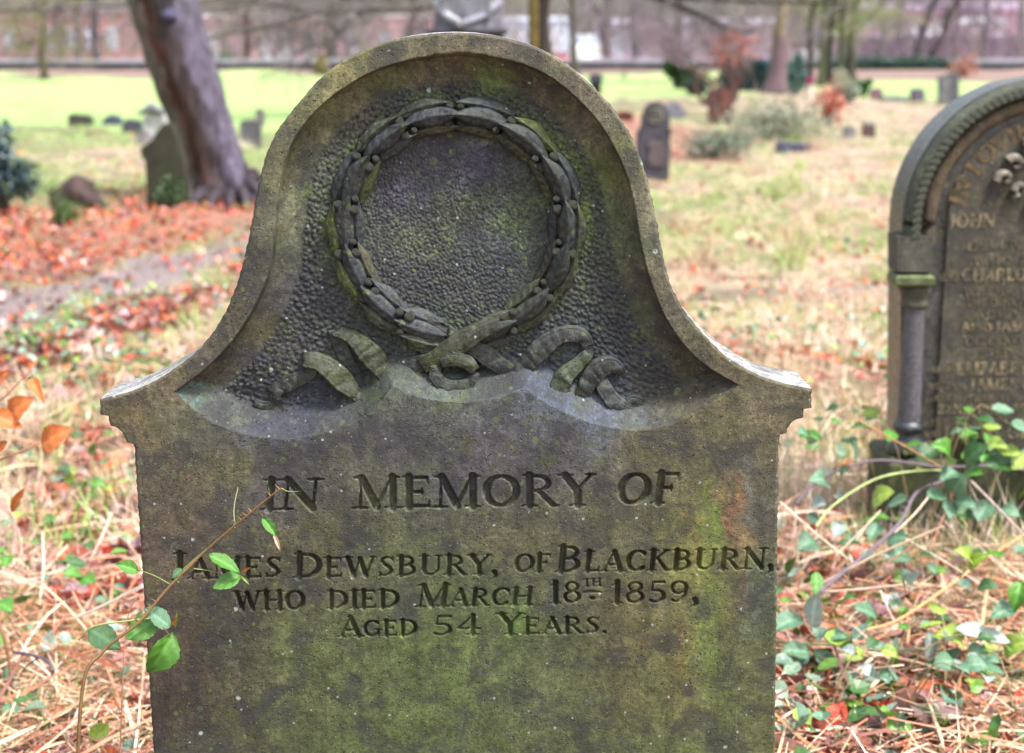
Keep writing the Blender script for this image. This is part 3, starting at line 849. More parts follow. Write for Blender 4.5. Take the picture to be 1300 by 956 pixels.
tips = [0, 25.5, 52, 77, 101, 125, 149]
for s_ in (-1, 1):
    for k, tp in enumerate(tips):
        base = tp + 27
        # rotation about +y turns +z towards +x, so clockwise in the picture is positive
        for lane, off in (('out', 1.5), ('inn', -2.0), ('mid', 0.0)):
            if k == 6 and lane != 'mid' and s_ > 0: continue
            a = R(base + off + random.uniform(-1.6, 1.6)) * s_
            me = LM[lane, -s_][random.randint(0, 2)]
            put('wreath_leaf', me, a, -0.0006 * (7 - k) * (1 if lane == 'mid' else .5), random.uniform(.85, 1.12))
        for rad, da, rz in ((154 - (k % 2) * 2, 1.5, 6.4), (132 + (k % 3), 2.5, 6.6), (133, -3.6, 5.0)):
            if k == 0 and da < 0: continue
            a = R(tp + da + 1) * s_
            o = put('berry', berry_me, 0)
            x = rad * math.sin(a); z = rad * math.cos(a)
            q = rz * random.uniform(.85, 1.15)
            o.location = (cW[0] + x * S, panel_y - 17.5 * S, cW[2] + z * S)
            o.scale = (q * S, q * S, q * S)


def band(name, pts, width, h=9.0, ripple=1.6, nrip=0.32, colr=(78, 84, 82), wdir=None, fold=0.0, crown=2.0):
    """a carved ribbon: pts = (px, py, lift mm), width px; rippled across its length"""
    P = smooth_curve(np.array(pts, float), 2.2, 3) if len(pts) > 2 else resample(np.array(pts, float), 2.2)
    n = len(P); nv = 13
    Tn = np.gradient(P[:, :2], axis=0); Tn /= np.linalg.norm(Tn, axis=1, keepdims=True) + 1e-9
    Nn = np.c_[-Tn[:, 1], Tn[:, 0]]
    if wdir is not None:
        wd = np.array(wdir, float); wd /= np.linalg.norm(wd); Nn = 0.35 * Nn * np.sign((Nn @ wd))[:, None] + wd[None] * .8
    wdt = np.broadcast_to(np.asarray(width, float), (n,)) if np.ndim(width) == 0 else np.interp(np.linspace(0, 1, n), np.linspace(0, 1, len(width)), width)
    V = []; C = []
    s_len = np.arange(n) * 2.2
    for a in range(n):
        ed = min(1, a / 2.0, (n - 1 - a) / 2.0)
        for b in range(nv):
            v = -1 + 2 * b / (nv - 1)
            vi = max(-1, min(1, v * 1.12))
            q = P[a, :2] + Nn[a] * vi * wdt[a] / 2 * (1.08 + .10 * math.sin(a * .23 + 2)) + Tn[a] * 1.2 * math.sin(v * 3 + a * .5)
            ph_ = (s_len[a] * nrip * .24 + v * .10 + .12 * math.sin(a * .31)) % 1.0
            hh = h * .85 + P[a, 2] + ripple * .8 * (math.sin(ph_ * math.pi) ** .5 - .6) - 1.2 * math.exp(-((abs(v) - .62) / .10) ** 2) + crown * .2 * (1 - v * v) + fold * v + .8 * math.sin(a * .4 + v * 2)
            if abs(v) > .99 or ed < 0.3: hh = -3.0
            p = W(q[0], q[1], YF)
            V.append((p[0], panel_y - hh * scale_mm, p[2]))
            C.append(lin(colr) * .42 * random.uniform(.8, 1.2))
    i = np.arange(n * nv).reshape(n, nv)
    Fq = np.stack([i[:-1, :-1], i[1:, :-1], i[1:, 1:], i[:-1, 1:]], -1).reshape(-1, 4)
    me = mesh_np(name, V, Fq, M['stone_relief'], True, {'Col': np.array(C), 'pan': np.zeros(len(V))})
    o = link(name, me, head)
    return o


# left ribbon tail: one strip folding back and forth
RB = lambda *a, **k: band('ribbon', *a, **k)
RB([(570, 452, 4), (540, 464, 4), (512, 473, 2), (474, 484, 0)], [20, 22, 22, 20], 7, 1.8, .3)
RB([(422, 424, 0), (432, 452, 0), (441, 474, -1), (456, 506, -1)], [16, 19, 18, 12], 4, 1.6, .4, wdir=(1, .15))
RB([(422, 424, 4), (446, 432, 6), (472, 458, 7), (496, 490, 3)], [10, 20, 23, 19], 9, 2.8, .34, (80, 90, 60), wdir=(.75, -.35), fold=-4)
RB([(380, 460, 3), (408, 466, 8), (432, 486, 9), (456, 512, 3)], [14, 24, 24, 12], 9, 3.0, .20, (84, 88, 72), fold=4)
RB([(386, 462, 1), (392, 478, 1), (374, 488, 1), (356, 496, 0), (338, 508, 1)], [12, 16, 19, 18, 14], 5, 1.8, .34)
RB([(352, 498, 1), (345, 508, 2), (350, 520, 1), (362, 528, 0)], [10, 14, 13, 6], 5, 1.4, .3)
RB([(316, 515, 0), (328, 523, 2), (342, 522, 1), (350, 532, 2), (352, 549, 0)], [5, 13, 13, 12, 4], 5, 1.4, .3)
# crossing bands and knot
RB([(532, 470, 5), (566, 450, 12), (600, 428, 15), (640, 408, 9), (672, 394, 2)], [18, 25, 24, 18, 8], 10, 1.0, .2, (84, 88, 66), crown=6)
RB([(566, 424, 2), (592, 440, 6), (612, 452, 7), (636, 470, 4), (668, 490, 1)], [10, 19, 22, 22, 14], 9, 1.8, .3, crown=4)
band('bow_knot', [(553, 462, 4), (552, 480, 9), (568, 494, 10), (592, 492, 9), (606, 476, 5)], [12, 17, 17, 15, 8], 11, 2.6, .25, (76, 84, 78), crown=6)
band('bow_knot', [(556, 464, 8), (574, 458, 13), (592, 462, 12), (604, 476, 8)], [10, 19, 18, 10], 12, 2.2, .25, (84, 92, 78), crown=6)
RB([(596, 500, 0), (622, 498, 1), (656, 488, 0)], [8, 14, 8], 4, 1.4, .3)
# right ribbon tail
RB([(648, 490, 3), (668, 468, 6), (690, 444, 8), (712, 430, 8), (738, 430, 5), (750, 446, 2)], [18, 24, 24, 22, 18, 12], 8, 2.2, .34)
RB([(722, 424, 2), (744, 436, 3), (746, 454, 1), (732, 470, 1), (722, 480, 0)], [10, 16, 17, 15, 10], 5, 2.2, .36)
RB([(750, 452, 1), (734, 468, 5), (718, 482, 9), (712, 498, 8), (724, 514, 6), (742, 520, 2)], [12, 18, 22, 24, 20, 8], 8, 2.8, .24, (88, 100, 84), fold=2)
RB([(738, 514, 2), (746, 494, 7), (758, 476, 9), (778, 468, 8), (794, 480, 4)], [14, 23, 24, 20, 8], 8, 2.6, .32, (74, 78, 80), fold=-2)
RB([(762, 482, 2), (770, 500, 8), (782, 516, 9), (798, 524, 6), (812, 528, 2)], [12, 20, 20, 15, 8], 7, 2.4, .3, (92, 98, 96))
RB([(792, 522, 3), (806, 514, 5), (818, 518, 4), (828, 526, 1)], [8, 13, 12, 5], 5, 2.0, .3)
RB([(798, 524, 3), (808, 534, 2), (820, 545, 0)], [10, 9, 3], 4, 1.0, .3)
# dressed leaf carved beside the crossing, lower left
for q, (p0, p1, w) in enumerate((((506, 418), (566, 436), 20), ((514, 438), (560, 456), 14), ((528, 406), (570, 430), 14), ((650, 418), (606, 440), 14), ((655, 430), (610, 448), 12))):
    c = ((p0[0] + p1[0]) / 2, (p0[1] + p1[1]) / 2)
    band('wreath_leaf', [(p0[0], p0[1], 2), (c[0], c[1], 4), (p1[0], p1[1], 1)], [4, w, w * .9, 3], 9 if q in (0, 3) else 6, .7, .5, (84, 84, 78), crown=4)

# ------------------------------------------------------------------ GROUND
def poly_mask(P, px, py, soft=12.0):
    P = np.array(P, float)
    d = dist_to(np.vstack([P, P[:1]]), px, py)
    return np.clip(0.5 + np.where(inside(P, px, py), d, -d) / soft, 0, 1)


PATH = [(-400, 440), (-400, 400), (0, 372), (130, 345), (250, 318), (330, 300), (420, 285), (420, 318), (330, 335), (250, 350), (160, 378), (60, 402), (0, 425)]
LIT_A = [(-500, 300), (-100, 275), (0, 255), (160, 243), (230, 252), (440, 238), (440, 280), (330, 298), (240, 316), (130, 342), (0, 368), (-400, 400)]
LIT_B = [(-400, 580), (0, 462), (70, 432), (150, 392), (300, 350), (420, 325), (420, 362), (300, 382), (180, 420), (100, 462), (0, 500)]
LIT_C = [(740, 150), (800, 142), (880, 165), (945, 185), (940, 205), (850, 205), (740, 190)]
LIT_D = [(120, 560), (185, 640), (190, 790), (60, 790), (30, 700)]
LIT_E = [(1120, 660), (1300, 650), (1300, 700), (1180, 700)]
BANK = [(-900, 101), (-900, 92), (2400, 90), (2400, 101), (1100, 103), (840, 99), (600, 99)]


def ground_masks(x, y):
    """which cover grows where: lawn, rough straw, litter, path, ivy (world positions)"""
    px, py = PXY(x, np.maximum(y, 0.6), 0.0)
    py = np.where(y < 0.6, 2000, py)
    n1 = vnoise(x + 50, y * 1.0 + 50, 0.55, 61); n2 = vnoise(x + 50, y + 50, 0.17, 62); n3 = vnoise(x + 50, y + 50, 2.3, 63)
    jx = px + (n1 - .5) * 30 + (n2 - .5) * 12; jy = py + (n1 - .5) * 12 + (n2 - .5) * 8
    path = poly_mask(PATH, jx, jy, 8)
    lit = np.maximum.reduce([poly_mask(LIT_A, jx, jy, 14), poly_mask(LIT_B, jx, jy, 12), poly_mask(LIT_C, jx, jy, 9) * .8, poly_mask(LIT_D, jx, jy, 25), poly_mask(LIT_E, jx, jy, 15)])
    lit = lit * (1 - path * .8)
    bank = poly_mask(BANK, px, py + (n3 - .5) * 4, 2)
    edge = np.interp(px, [-200, 0, 330, 420, 720, 900, 1060, 1080, 1300, 1700], [168, 165, 168, 160, 128, 126, 112, 126, 128, 130])
    lawn = np.clip((edge - jy) / 6, 0, 1)
    straw = np.where(px < 500, np.clip((jy - 520) / 70, 0, 1) * .9 + .12 + .5 * poly_mask([(20, 195), (260, 180), (350, 230), (120, 235)], jx, jy, 18),
                     np.clip(.52 + .6 * (n3 - .35) + .25 * (px > 1000) + .3 * (py > 420), 0, 1))
    straw = np.clip(straw * (0.55 + .9 * n1), 0, 1) * (1 - lawn)
    ivy = np.maximum(poly_mask([(880, 130), (960, 118), (1110, 128), (1120, 160), (1010, 190), (920, 200), (870, 175)], jx, jy, 12),
                     .5 * (n1 > .62) * (py > 380)) * (1 - lawn)
    return px, py, path, lit, bank, lawn, straw, ivy, n1, n2, n3


ths = np.unique(np.concatenate([np.linspace(-math.pi, -0.62, 26), np.linspace(-0.62, 0.62, 420), np.linspace(0.62, math.pi, 26)]))
rads = np.concatenate([[0.0], np.geomspace(0.4, 2.2, 14)[:-1], np.geomspace(2.2, 90, 300)[:-1], np.geomspace(90, 2500, 30)])
TH, RD = np.meshgrid(ths, rads)
gx = RD * np.sin(TH); gy = RD * np.cos(TH)
px, py, path, lit, bank, lawn, straw, ivy, n1, n2, n3 = ground_masks(gx, gy)
cg = np.zeros(gx.shape + (3,)) + np.array([0.17, 0.21, 0.075])
def over(c, f, k): return c * (1 - f[..., None]) + np.array(k) * f[..., None]
cg = over(cg, np.clip(straw, 0, 1), (0.36, 0.25, 0.19))
cg = over(cg, np.clip((n2 - .40) * 2.4, 0, 1) * .6 * (1 - lawn), (0.06, 0.035, 0.025))
cg = over(cg, lawn, (0.27, 0.39, 0.13))
cg = over(cg, lawn * np.clip((n3 - .45) * 2.2, 0, 1) * .6, (0.38, 0.42, 0.18))
near = np.clip((py - 430) / 120, 0, 1) * (1 - lawn)
cg = over(cg, near * .8, (0.13, 0.075, 0.05))  # soil darkened so gaps between the straw read as shade
cg = over(cg, lit * .9, (0.26, 0.11, 0.075))
cg = over(cg, path, (0.20, 0.155, 0.15))
cg = over(cg, bank, (0.20, 0.13, 0.11))
cg = over(cg, np.clip((gy - 72) / 3, 0, 1), (0.32, 0.28, 0.30))
gzv = gz(gx, gy) + (n2 - .5) * .02 * (gy > 2.4) + np.where(gy > 2.4, (n1 - .5) * .06, 0) * (1 - path) * (1 - lawn)
gzv = gzv + 0.35 * np.exp(-((gy - 71) / 2.5) ** 2) * (gy > 60)
m, nt, b = new_mat('ground_soil_and_turf')
at = N(nt, 'ShaderNodeAttribute', attribute_name='Col')
tc = N(nt, 'ShaderNodeTexCoord'); v = tc.outputs['Object']
f = ramp(nt, noise(nt, v, 3.5, 8, 0.7), 0.3, 0.7, 0.72, 1.28)
f2 = ramp(nt, noise(nt, v, 38, 6, 0.7), 0.3, 0.7, 0.6, 1.4)
c = mix(nt, 1.0, mix(nt, 1.0, at.outputs['Color'], f, 'MULTIPLY'), f2, 'MULTIPLY')
nt.links.new(c, b.inputs['Base Color'])
b.inputs['Roughness'].default_value = 0.75
bp = N(nt, 'ShaderNodeBump'); bp.inputs['Strength'].default_value = 0.7; bp.inputs['Distance'].default_value = 0.03
nt.links.new(noise(nt, v, 30, 8, 0.7), bp.inputs['Height']); nt.links.new(bp.outputs[0], b.inputs['Normal'])
M['ground'] = m
me = mesh_np('ground', np.stack([gx, gy, gzv], -1).reshape(-1, 3), grid_faces(np.arange(gx.size).reshape(gx.shape))[:, ::-1], m, True, {'Col': cg.reshape(-1, 3)})
tag(link('ground', me), kind='structure')


def sample_ground(n, y0=98, y1=1180, x0=-300, x1=1600, power=1.0):
    a = rng.rand(n) ** power
    qx = x0 + (x1 - x0) * rng.rand(n); qy = y0 + (y1 - y0) * a
    x, y = G(qx, qy)
    return x, y


def clear_of_stones(x, y):
    return ~((np.abs(x + 0.015) < .44) & (y > 1.97) & (y < 2.15)) & (y > 1.0)


def scatter(name, x, y, tpl, tplF, size, yaw, pitch, roll, colr, mat, z=0.0, bend=None, kind='stuff'):
    """one mesh holding a turned and scaled copy of the template at every point"""
    n = len(x)
    tpl = np.asarray(tpl, float); k = len(tpl)
    P = tpl[None] * (size[:, None, :] if size.ndim == 2 else size[:, None, None])
    if bend is not None:
        P[..., 2] += bend[:, None] * P[..., 1] ** 2 / np.maximum(np.abs(P[..., 1]).max(1, keepdims=True), 1e-6)
    def rot(P, ang, a, b_):
        c_, s_ = np.cos(ang)[:, None], np.sin(ang)[:, None]
        A, B = P[..., a].copy(), P[..., b_].copy()
        P[..., a] = A * c_ - B * s_; P[..., b_] = A * s_ + B * c_
        return P
    P = rot(P, roll, 0, 2); P = rot(P, pitch, 1, 2); P = rot(P, yaw, 0, 1)
    P[..., 0] += x[:, None]; P[..., 1] += y[:, None]; P[..., 2] += (gz(x, y) + z)[:, None]
    Fb = np.asarray(tplF)
    Fa = (Fb[None] + (np.arange(n) * k)[:, None, None]).reshape(-1, Fb.shape[1])
    C = np.repeat(colr, k, 0)
    me = mesh_np(name, P.reshape(-1, 3), Fa, mat, False, {'Col': C})
    o = link(name, me)
    tag(o, kind=kind)
    return o


def pick(pal, n, jit=0.2, w=None):
    pal = np.array(pal, float)
    c = pal[rng.choice(len(pal), n, p=w)]
    return np.clip(c * (1 + jit * (rng.rand(n, 1) * 2 - 1)) * (1 + .1 * (rng.rand(n, 3) - .5)), 0, .9)


# grass blades: green, upright and short
tb = [(-.5, 0, 0), (.5, 0, 0), (-.35, 0, .55), (.35, 0, .55), (0, .25, 1)]
tbF = [(0, 1, 3), (0, 3, 2), (2, 3, 4)]
for nm, cnt, ylo, yhi, pw in (('grass', 90000, 100, 330, 1.0), ('grass', 60000, 300, 1150, 1.0)):
    x, y = sample_ground(cnt, ylo, yhi)
    px, py, path, lit, bank, lawn, straw, ivy, n1, n2, n3 = ground_masks(x, y)
    keep = (rng.rand(cnt) < np.clip(1.1 - straw * .75 - lit * .9 - path * 1.2, 0.02, 1)) & clear_of_stones(x, y)
    x, y, lawn, n1 = x[keep], y[keep], lawn[keep], n1[keep]
    n = len(x)
    d = np.hypot(x, y)
    wdt = np.clip(0.0032 + d * 0.0003, .0035, .02); hgt = (0.035 + 0.055 * rng.rand(n)) * (1 - .45 * lawn) * np.clip(.8 + d * .012, .8, 1.6)
    cc = pick([(0.24, 0.42, 0.09), (0.34, 0.52, 0.14), (0.18, 0.32, 0.07), (0.46, 0.52, 0.22), (0.66, 0.56, 0.38)], n, .25, [.3, .3, .15, .15, .1])
    cc = np.where(lawn[:, None] > .5, cc * .35 + np.array([.34, .48, .17]) * .65, cc)
    tag(scatter('grass', x, y, tb, tbF, np.stack([wdt, hgt, hgt], 1), rng.rand(n) * 6.28, rng.normal(0, .45, n), rng.normal(0, .3, n), cc, M['blade']), 'short green grass of the churchyard', 'grass')

# dead straw: long stalks lying across one another
nseg = 4
tsV = []; 
for a in range(nseg + 1):
    t = a / nseg - .5
    w = .5 * (1 - .6 * abs(t) * 1.6)
    tsV += [(-w, t, 0), (w, t, 0)]
tsF = [(2 * a, 2 * a + 1, 2 * a + 3, 2 * a + 2) for a in range(nseg)]
for cnt, ylo, yhi, zhi, szk in ((46000, 150, 460, .03, .8), (46000, 430, 1150, .055, 1.05)):
    x, y = sample_ground(cnt, ylo, yhi)
    px, py, path, lit, bank, lawn, straw, ivy, n1, n2, n3 = ground_masks(x, y)
    keep = (rng.rand(cnt) < np.clip(straw * 1.5 + .12 - lit * .55 - path + .06 - .5 * lawn, 0, 1)) & clear_of_stones(x, y)
    x, y = x[keep], y[keep]; n = len(x); d = np.hypot(x, y)
    L = (.07 + .20 * rng.rand(n) ** 1.6) * szk; wd = (.0022 + .0030 * rng.rand(n) ** 2) * np.clip(.8 + d * .06, 1, 3)
    cc = pick([(.72, .56, .41), (.80, .66, .52), (.58, .39, .26), (.85, .70, .60), (.42, .23, .14), (.66, .52, .30)], n, .2, [.27, .22, .17, .14, .12, .08])
    nearf = (ylo > 300)
    if nearf: cc = pick([(.56, .35, .22), (.70, .48, .34), (.38, .18, .10), (.78, .61, .48), (.16, .07, .045), (.48, .18, .09)], n, .2, [.24, .24, .16, .16, .08, .12])
    else: cc = pick([(.74, .54, .42), (.82, .64, .54), (.58, .34, .24), (.62, .28, .20), (.42, .22, .15), (.62, .52, .28)], n, .2, [.26, .24, .17, .10, .13, .10])
    zz = rng.rand(n) ** 1.5 * zhi
    tag(scatter('dead_straw', x, y, tsV, tsF, np.stack([wd, L, L], 1), rng.rand(n) * 3.14, rng.normal(0, .18, n), rng.normal(0, .5, n), cc, M['straw'], z=zz, bend=rng.normal(-.18, .22, n)),
        'pale dead straw lying in tangles over the ground', 'straw')

# thicker red-brown bracken and bramble stems fallen among the straw
cnt = 5200
x, y = sample_ground(cnt, 420, 1150)
px, py, path, lit, bank, lawn, straw, ivy, n1, n2, n3 = ground_masks(x, y)
keep = (py > 470) & clear_of_stones(x, y) & (rng.rand(cnt) < .5)
x, y = x[keep], y[keep]; n = len(x)
L = rng.uniform(.14, .38, n); wd = rng.uniform(.004, .0085, n)
tag(scatter('dead_stems', x, y, tsV, tsF, np.stack([wd, L, L], 1), rng.rand(n) * 3.14, rng.normal(0, .16, n), rng.normal(0, .5, n), pick([(.50, .24, .13), (.34, .13, .08), (.66, .44, .30), (.20, .09, .07), (.72, .56, .44)], n, .2, [.3, .22, .2, .13, .15]), M['straw'], z=.01 + rng.rand(n) * .07, bend=rng.normal(-.1, .15, n)),
    'red brown dead stems lying among the straw', 'stems')

# tussocks of standing dead grass
nT = 900
x0_, y0_ = sample_ground(nT, 165, 760)
px, py, path, lit, bank, lawn, straw, ivy, n1, n2, n3 = ground_masks(x0_, y0_)
keep = (rng.rand(nT) < np.clip(straw * 1.3 + .1 - lit - 2 * path - lawn, 0, 1)) & clear_of_stones(x0_, y0_)
x0_, y0_ = x0_[keep], y0_[keep]
k_ = 44
x = np.repeat(x0_, k_) + rng.normal(0, .05, len(x0_) * k_); y = np.repeat(y0_, k_) + rng.normal(0, .05, len(x0_) * k_)
n = len(x); d = np.hypot(x, y)
hgt = np.repeat(rng.uniform(.09, .22, len(x0_)), k_) * rng.uniform(.5, 1.2, n)
base_c = np.repeat(pick([(.72, .56, .42), (.80, .66, .54), (.56, .38, .26), (.44, .50, .20), (.30, .40, .10)], len(x0_), .15, [.32, .28, .15, .15, .10]), k_, 0)
cc = np.clip(base_c * rng.uniform(.7, 1.15, (n, 1)), 0, .9)
ok = clear_of_stones(x, y)
tag(scatter('dead_grass_tussocks', x[ok], y[ok], tb, tbF, np.stack([np.clip(.003 + d * .0004, .003, .012), hgt, hgt], 1)[ok], rng.rand(n)[ok] * 6.28, rng.normal(.5, .5, n)[ok], rng.normal(0, .4, n)[ok], cc[ok], M['straw']),
    'tussocks of pale standing dead grass between the graves', 'grass')

# fallen leaves
ring = [(.0, -.5, 0), (.22, -.34, .05), (.36, -.05, .09), (.28, .26, .07), (0, .55, .02), (-.28, .26, .07), (-.36, -.05, .09), (-.22, -.34, .05), (0, 0, -.03)]
lvF = [(8, a, (a + 1) % 8) for a in range(8)]
for cnt, ylo, yhi, base in ((34000, 150, 470, .20), (17000, 440, 1150, .55)):
    x, y = sample_ground(cnt, ylo, yhi)
    px, py, path, lit, bank, lawn, straw, ivy, n1, n2, n3 = ground_masks(x, y)
    keep = (rng.rand(cnt) < np.clip(lit * .95 + base * np.clip(n1 * 1.8 - .4, 0, 1) - .6 * lawn + path * .12, 0, 1)) & clear_of_stones(x, y)
    x, y, py, px = x[keep], y[keep], py[keep], px[keep]; n = len(x)
    sz = .030 + .036 * rng.rand(n)
    sz = sz * np.where(rng.rand(n) < .25, .6, 1.0) * np.where(py > 450, 1.25, 1.0)
    cc = pick([(.50, .075, .04), (.60, .16, .06), (.28, .055, .035), (.56, .27, .20), (.18, .07, .065), (.38, .20, .17)], n, .35, [.24, .20, .19, .10, .17, .10])
    purple = (((px < 420) & (py > 335) & (py < 520)) | (py > 560)) & (rng.rand(n) < .6)
    cc[purple] = pick([(.22, .09, .09), (.33, .20, .22), (.42, .14, .09), (.16, .07, .06), (.50, .33, .30)], purple.sum(), .25)
    tag(scatter('leaf_litter', x, y, ring, lvF, sz * 1.0, rng.rand(n) * 6.28, rng.normal(0, .5, n), rng.normal(0, .55, n), cc, M['litter'], z=.008 + .035 * rng.rand(n), bend=rng.normal(0, .55, n)),
        'brown and orange fallen leaves drifted over the grass', 'leaves')

# low bramble and ivy leaves growing through the straw
for cnt, ylo, yhi, szb, base, zt in ((15000, 118, 470, .034, .05, .10), (6500, 430, 1150, .030, .20, .09)):
    x, y = sample_ground(cnt, ylo, yhi)
    px, py, path, lit, bank, lawn, straw, ivy, n1, n2, n3 = ground_masks(x, y)
    keep = (rng.rand(cnt) < np.clip(ivy * .9 + base - path - lawn, 0, 1)) & clear_of_stones(x, y)
    x, y, py = x[keep], y[keep], py[keep]; n = len(x)
    sz = (szb + .022 * rng.rand(n))
    cc = pick([(.05, .13, .03), (.12, .25, .04), (.20, .30, .22), (.12, .22, .15), (.30, .37, .32), (.24, .34, .06)], n, .2, [.24, .2, .18, .18, .1, .1])
    tag(scatter('ground_cover', x, y, ring, lvF, sz, rng.rand(n) * 6.28, rng.normal(.1, .5, n), rng.normal(0, .5, n), cc, M['leaf'], z=.015 + zt * rng.rand(n) ** 1.5, bend=rng.normal(0, .4, n)),
        'small green bramble and ivy leaves spread through the straw', 'ground cover')

# ------------------------------------------------------------------ SECOND HEADSTONE (right foreground)
Y2 = 3.85
g2 = empty('arched_headstone', (1.30, Y2 + .08, 0))
tag(g2, 'dark arched headstone with corner column and gilded lettering, cut by the right frame edge', 'gravestone')
ccx, ccy = 1340.0, 296.0


def pts2(P, y=Y2):
    P = np.asarray(P, float)
    w = W(P[:, 0], P[:, 1], y)
    return w[:, [0, 2]]


def arch_out(R1, R2, n=40, a0=-90, a1=90):
    a = np.radians(np.linspace(a0, a1, n))
    return np.c_[ccx + R1 * np.sin(a), ccy - R2 * np.cos(a)]


def ccw(poly):
    P = np.asarray(poly)
    x, z = P[:, 0], P[:, 1]
    return P if (x * np.roll(z, -1) - np.roll(x, -1) * z).sum() > 0 else P[::-1]


s2 = MB()
out = np.vstack([arch_out(191, 198), [(1532, 360), (1536, 690)], [(1144, 690), (1148, 360)]])
colr = lin((74, 74, 74))*.6
o = s2.prism(ccw(pts2(out)), Y2 + .03, Y2 + .17, colr).build('slab', M['stone_wet'], g2, False)
# raised rolls of the arch: nested mouldings stepping in to the text panel
for nm, ra, rb, d0, cc, mt in (('outer_moulding', 191, 170, -.012, (88, 96, 78), 'stone'), ('roll_moulding', 168, 148, 0.004, (104, 86, 66), 'stone'), ('inner_moulding', 146, 132, .012, (84, 78, 62), 'stone')):
    mb = MB()
    path_pts = []
    for k, a in enumerate(np.radians(np.linspace(-96, 96, 90))):
        path_pts.append((ccx + (ra + rb) / 2 * math.sin(a), ccy - ((ra + rb) / 2 + 7 * math.cos(a)) * math.cos(a)))
    pp = np.array(path_pts); pw = W(pp[:, 0], pp[:, 1], Y2)
    pw[:, 1] = Y2 + .03 + d0
    rad = (ra - rb) / 2 * (Y2 / F_PX) * 1.02
    mb.tube(pw, rad, 10, lin(cc) * .5)
    mb.build(nm, M[mt], g2)
# carved leaf row along the outer roll, one piece each
lb = MB()
for u_ in range(5):
    pass
lr = MB(); nu = 6
V = []
for a in range(nu):
    uu = a / (nu - 1); w = .5 * math.sin(math.pi * (uu * .8 + .1)) * (1 if a < nu - 1 else .15)
    for vv in (-1, -.4, 0, .4, 1):
        V.append((vv * w, -.26 * (1 - vv * vv) - .1 * uu + .06 * (abs(vv) < .1), uu))
ii = np.arange(nu * 5).reshape(nu, 5)
leaf2_me = mesh_np('carved_leaf', V, np.stack([ii[:-1, :-1], ii[:-1, 1:], ii[1:, 1:], ii[1:, :-1]], -1).reshape(-1, 4), M['stone'], True, {'Col': np.tile(lin((104, 110, 92)) * .42, (len(V), 1))})
for k, a in enumerate(np.radians(np.arange(-92, 46, 3.1))):
    for q in (0,):
        R0 = 183
        px_, py_ = ccx + R0 * math.sin(a), ccy - (R0 + 7 * math.cos(a)) * math.cos(a)
        w = W(px_, py_, Y2)
        o = bpy.data.objects.new('carved_leaf', leaf2_me); col.objects.link(o); o.parent = g2
        o.matrix_parent_inverse = Matrix.Translation(g2.location).inverted()
        o.location = (w[0], Y2 - .006, w[2]); o.rotation_euler = (0, a + R(150), 0)
        k_ = .018; o.scale = (k_ * 1.0, k_ * .45, k_ * 1.5)
# recessed text panel inside the mouldings
panel = np.vstack([arch_out(134, 148, 30), [(1474, 660)], [(1184, 660)]])
mb = MB(); mb.prism(ccw(pts2(panel)), Y2 + .022, Y2 + .05, lin((80, 74, 62))*.62); mb.build('text_panel', M['stone'], g2, False)
# spandrel block over the column, column with cap and base, plinth
mb = MB(); A = W(1146, 326, Y2); B = W(1184, 344, Y2)
blk = pts2([(1139, 300), (1184, 300), (1184, 345), (1139, 345)])
mb.prism(ccw(blk), Y2 - .005, Y2 + .10, lin((88, 86, 76)) * .5); mb.build('springer', M['stone'], g2, False)
mb = MB(); pc = W(1160, 356, Y2); mb.box((pc[0], Y2 + .03, pc[2]), (.096, .10, .028), lin((112, 124, 76)) * .55, bev=.006); mb.build('abacus', M['stone'], g2, False)
ctop = W(1161, 364, Y2 + .03); cbot = W(1158, 536, Y2 + .03)
k2 = Y2 / F_PX
mb = MB(); xx = (ctop[0] + cbot[0]) / 2 - .004
mb.lathe([(.036, ctop[2] + .004), (.040, ctop[2] - .006), (.037, ctop[2] - .014), (.029, ctop[2] - .030), (.030, ctop[2] - .036), (.035, ctop[2] - .042), (.033, ctop[2] - .048), (.027, ctop[2] - .052)], 20, (xx, Y2 + .03, 0), lin((96, 92, 78)) * .5)
mb.build('capital', M['stone'], g2)
mb = MB()
mb.lathe([(.026, ctop[2] - .05), (.0275, ctop[2] - .12), (.029, cbot[2] + .03), (.029, cbot[2])], 24, (xx, Y2 + .03, 0), lin((104, 102, 108)) * .6)
gm = attr_mat('granite', 0.55, 260, 0.85, 0.5, 0.002, 500)
mb.build('column_shaft', gm, g2)
mb = MB(); zb = cbot[2]
mb.lathe([(.029, zb + .004), (.038, zb - .004), (.040, zb - .014), (.034, zb - .020), (.033, zb - .032), (.044, zb - .048), (.052, zb - .062), (.054, zb - .072), (.05, zb - .082), (.042, zb - .084)], 20, (xx, Y2 + .03, 0), lin((60, 64, 76)) * .5)
mb.build('column_base', M['stone_wet'], g2)
mb = MB(); z_t = zb - .082
mb.box((xx + .37, Y2 + .075, (z_t - .06) / 2), (.86, .24, z_t + .06), lin((76, 84, 46)) * .55, bev=.012); mb.build('plinth', M['stone'], g2, False)


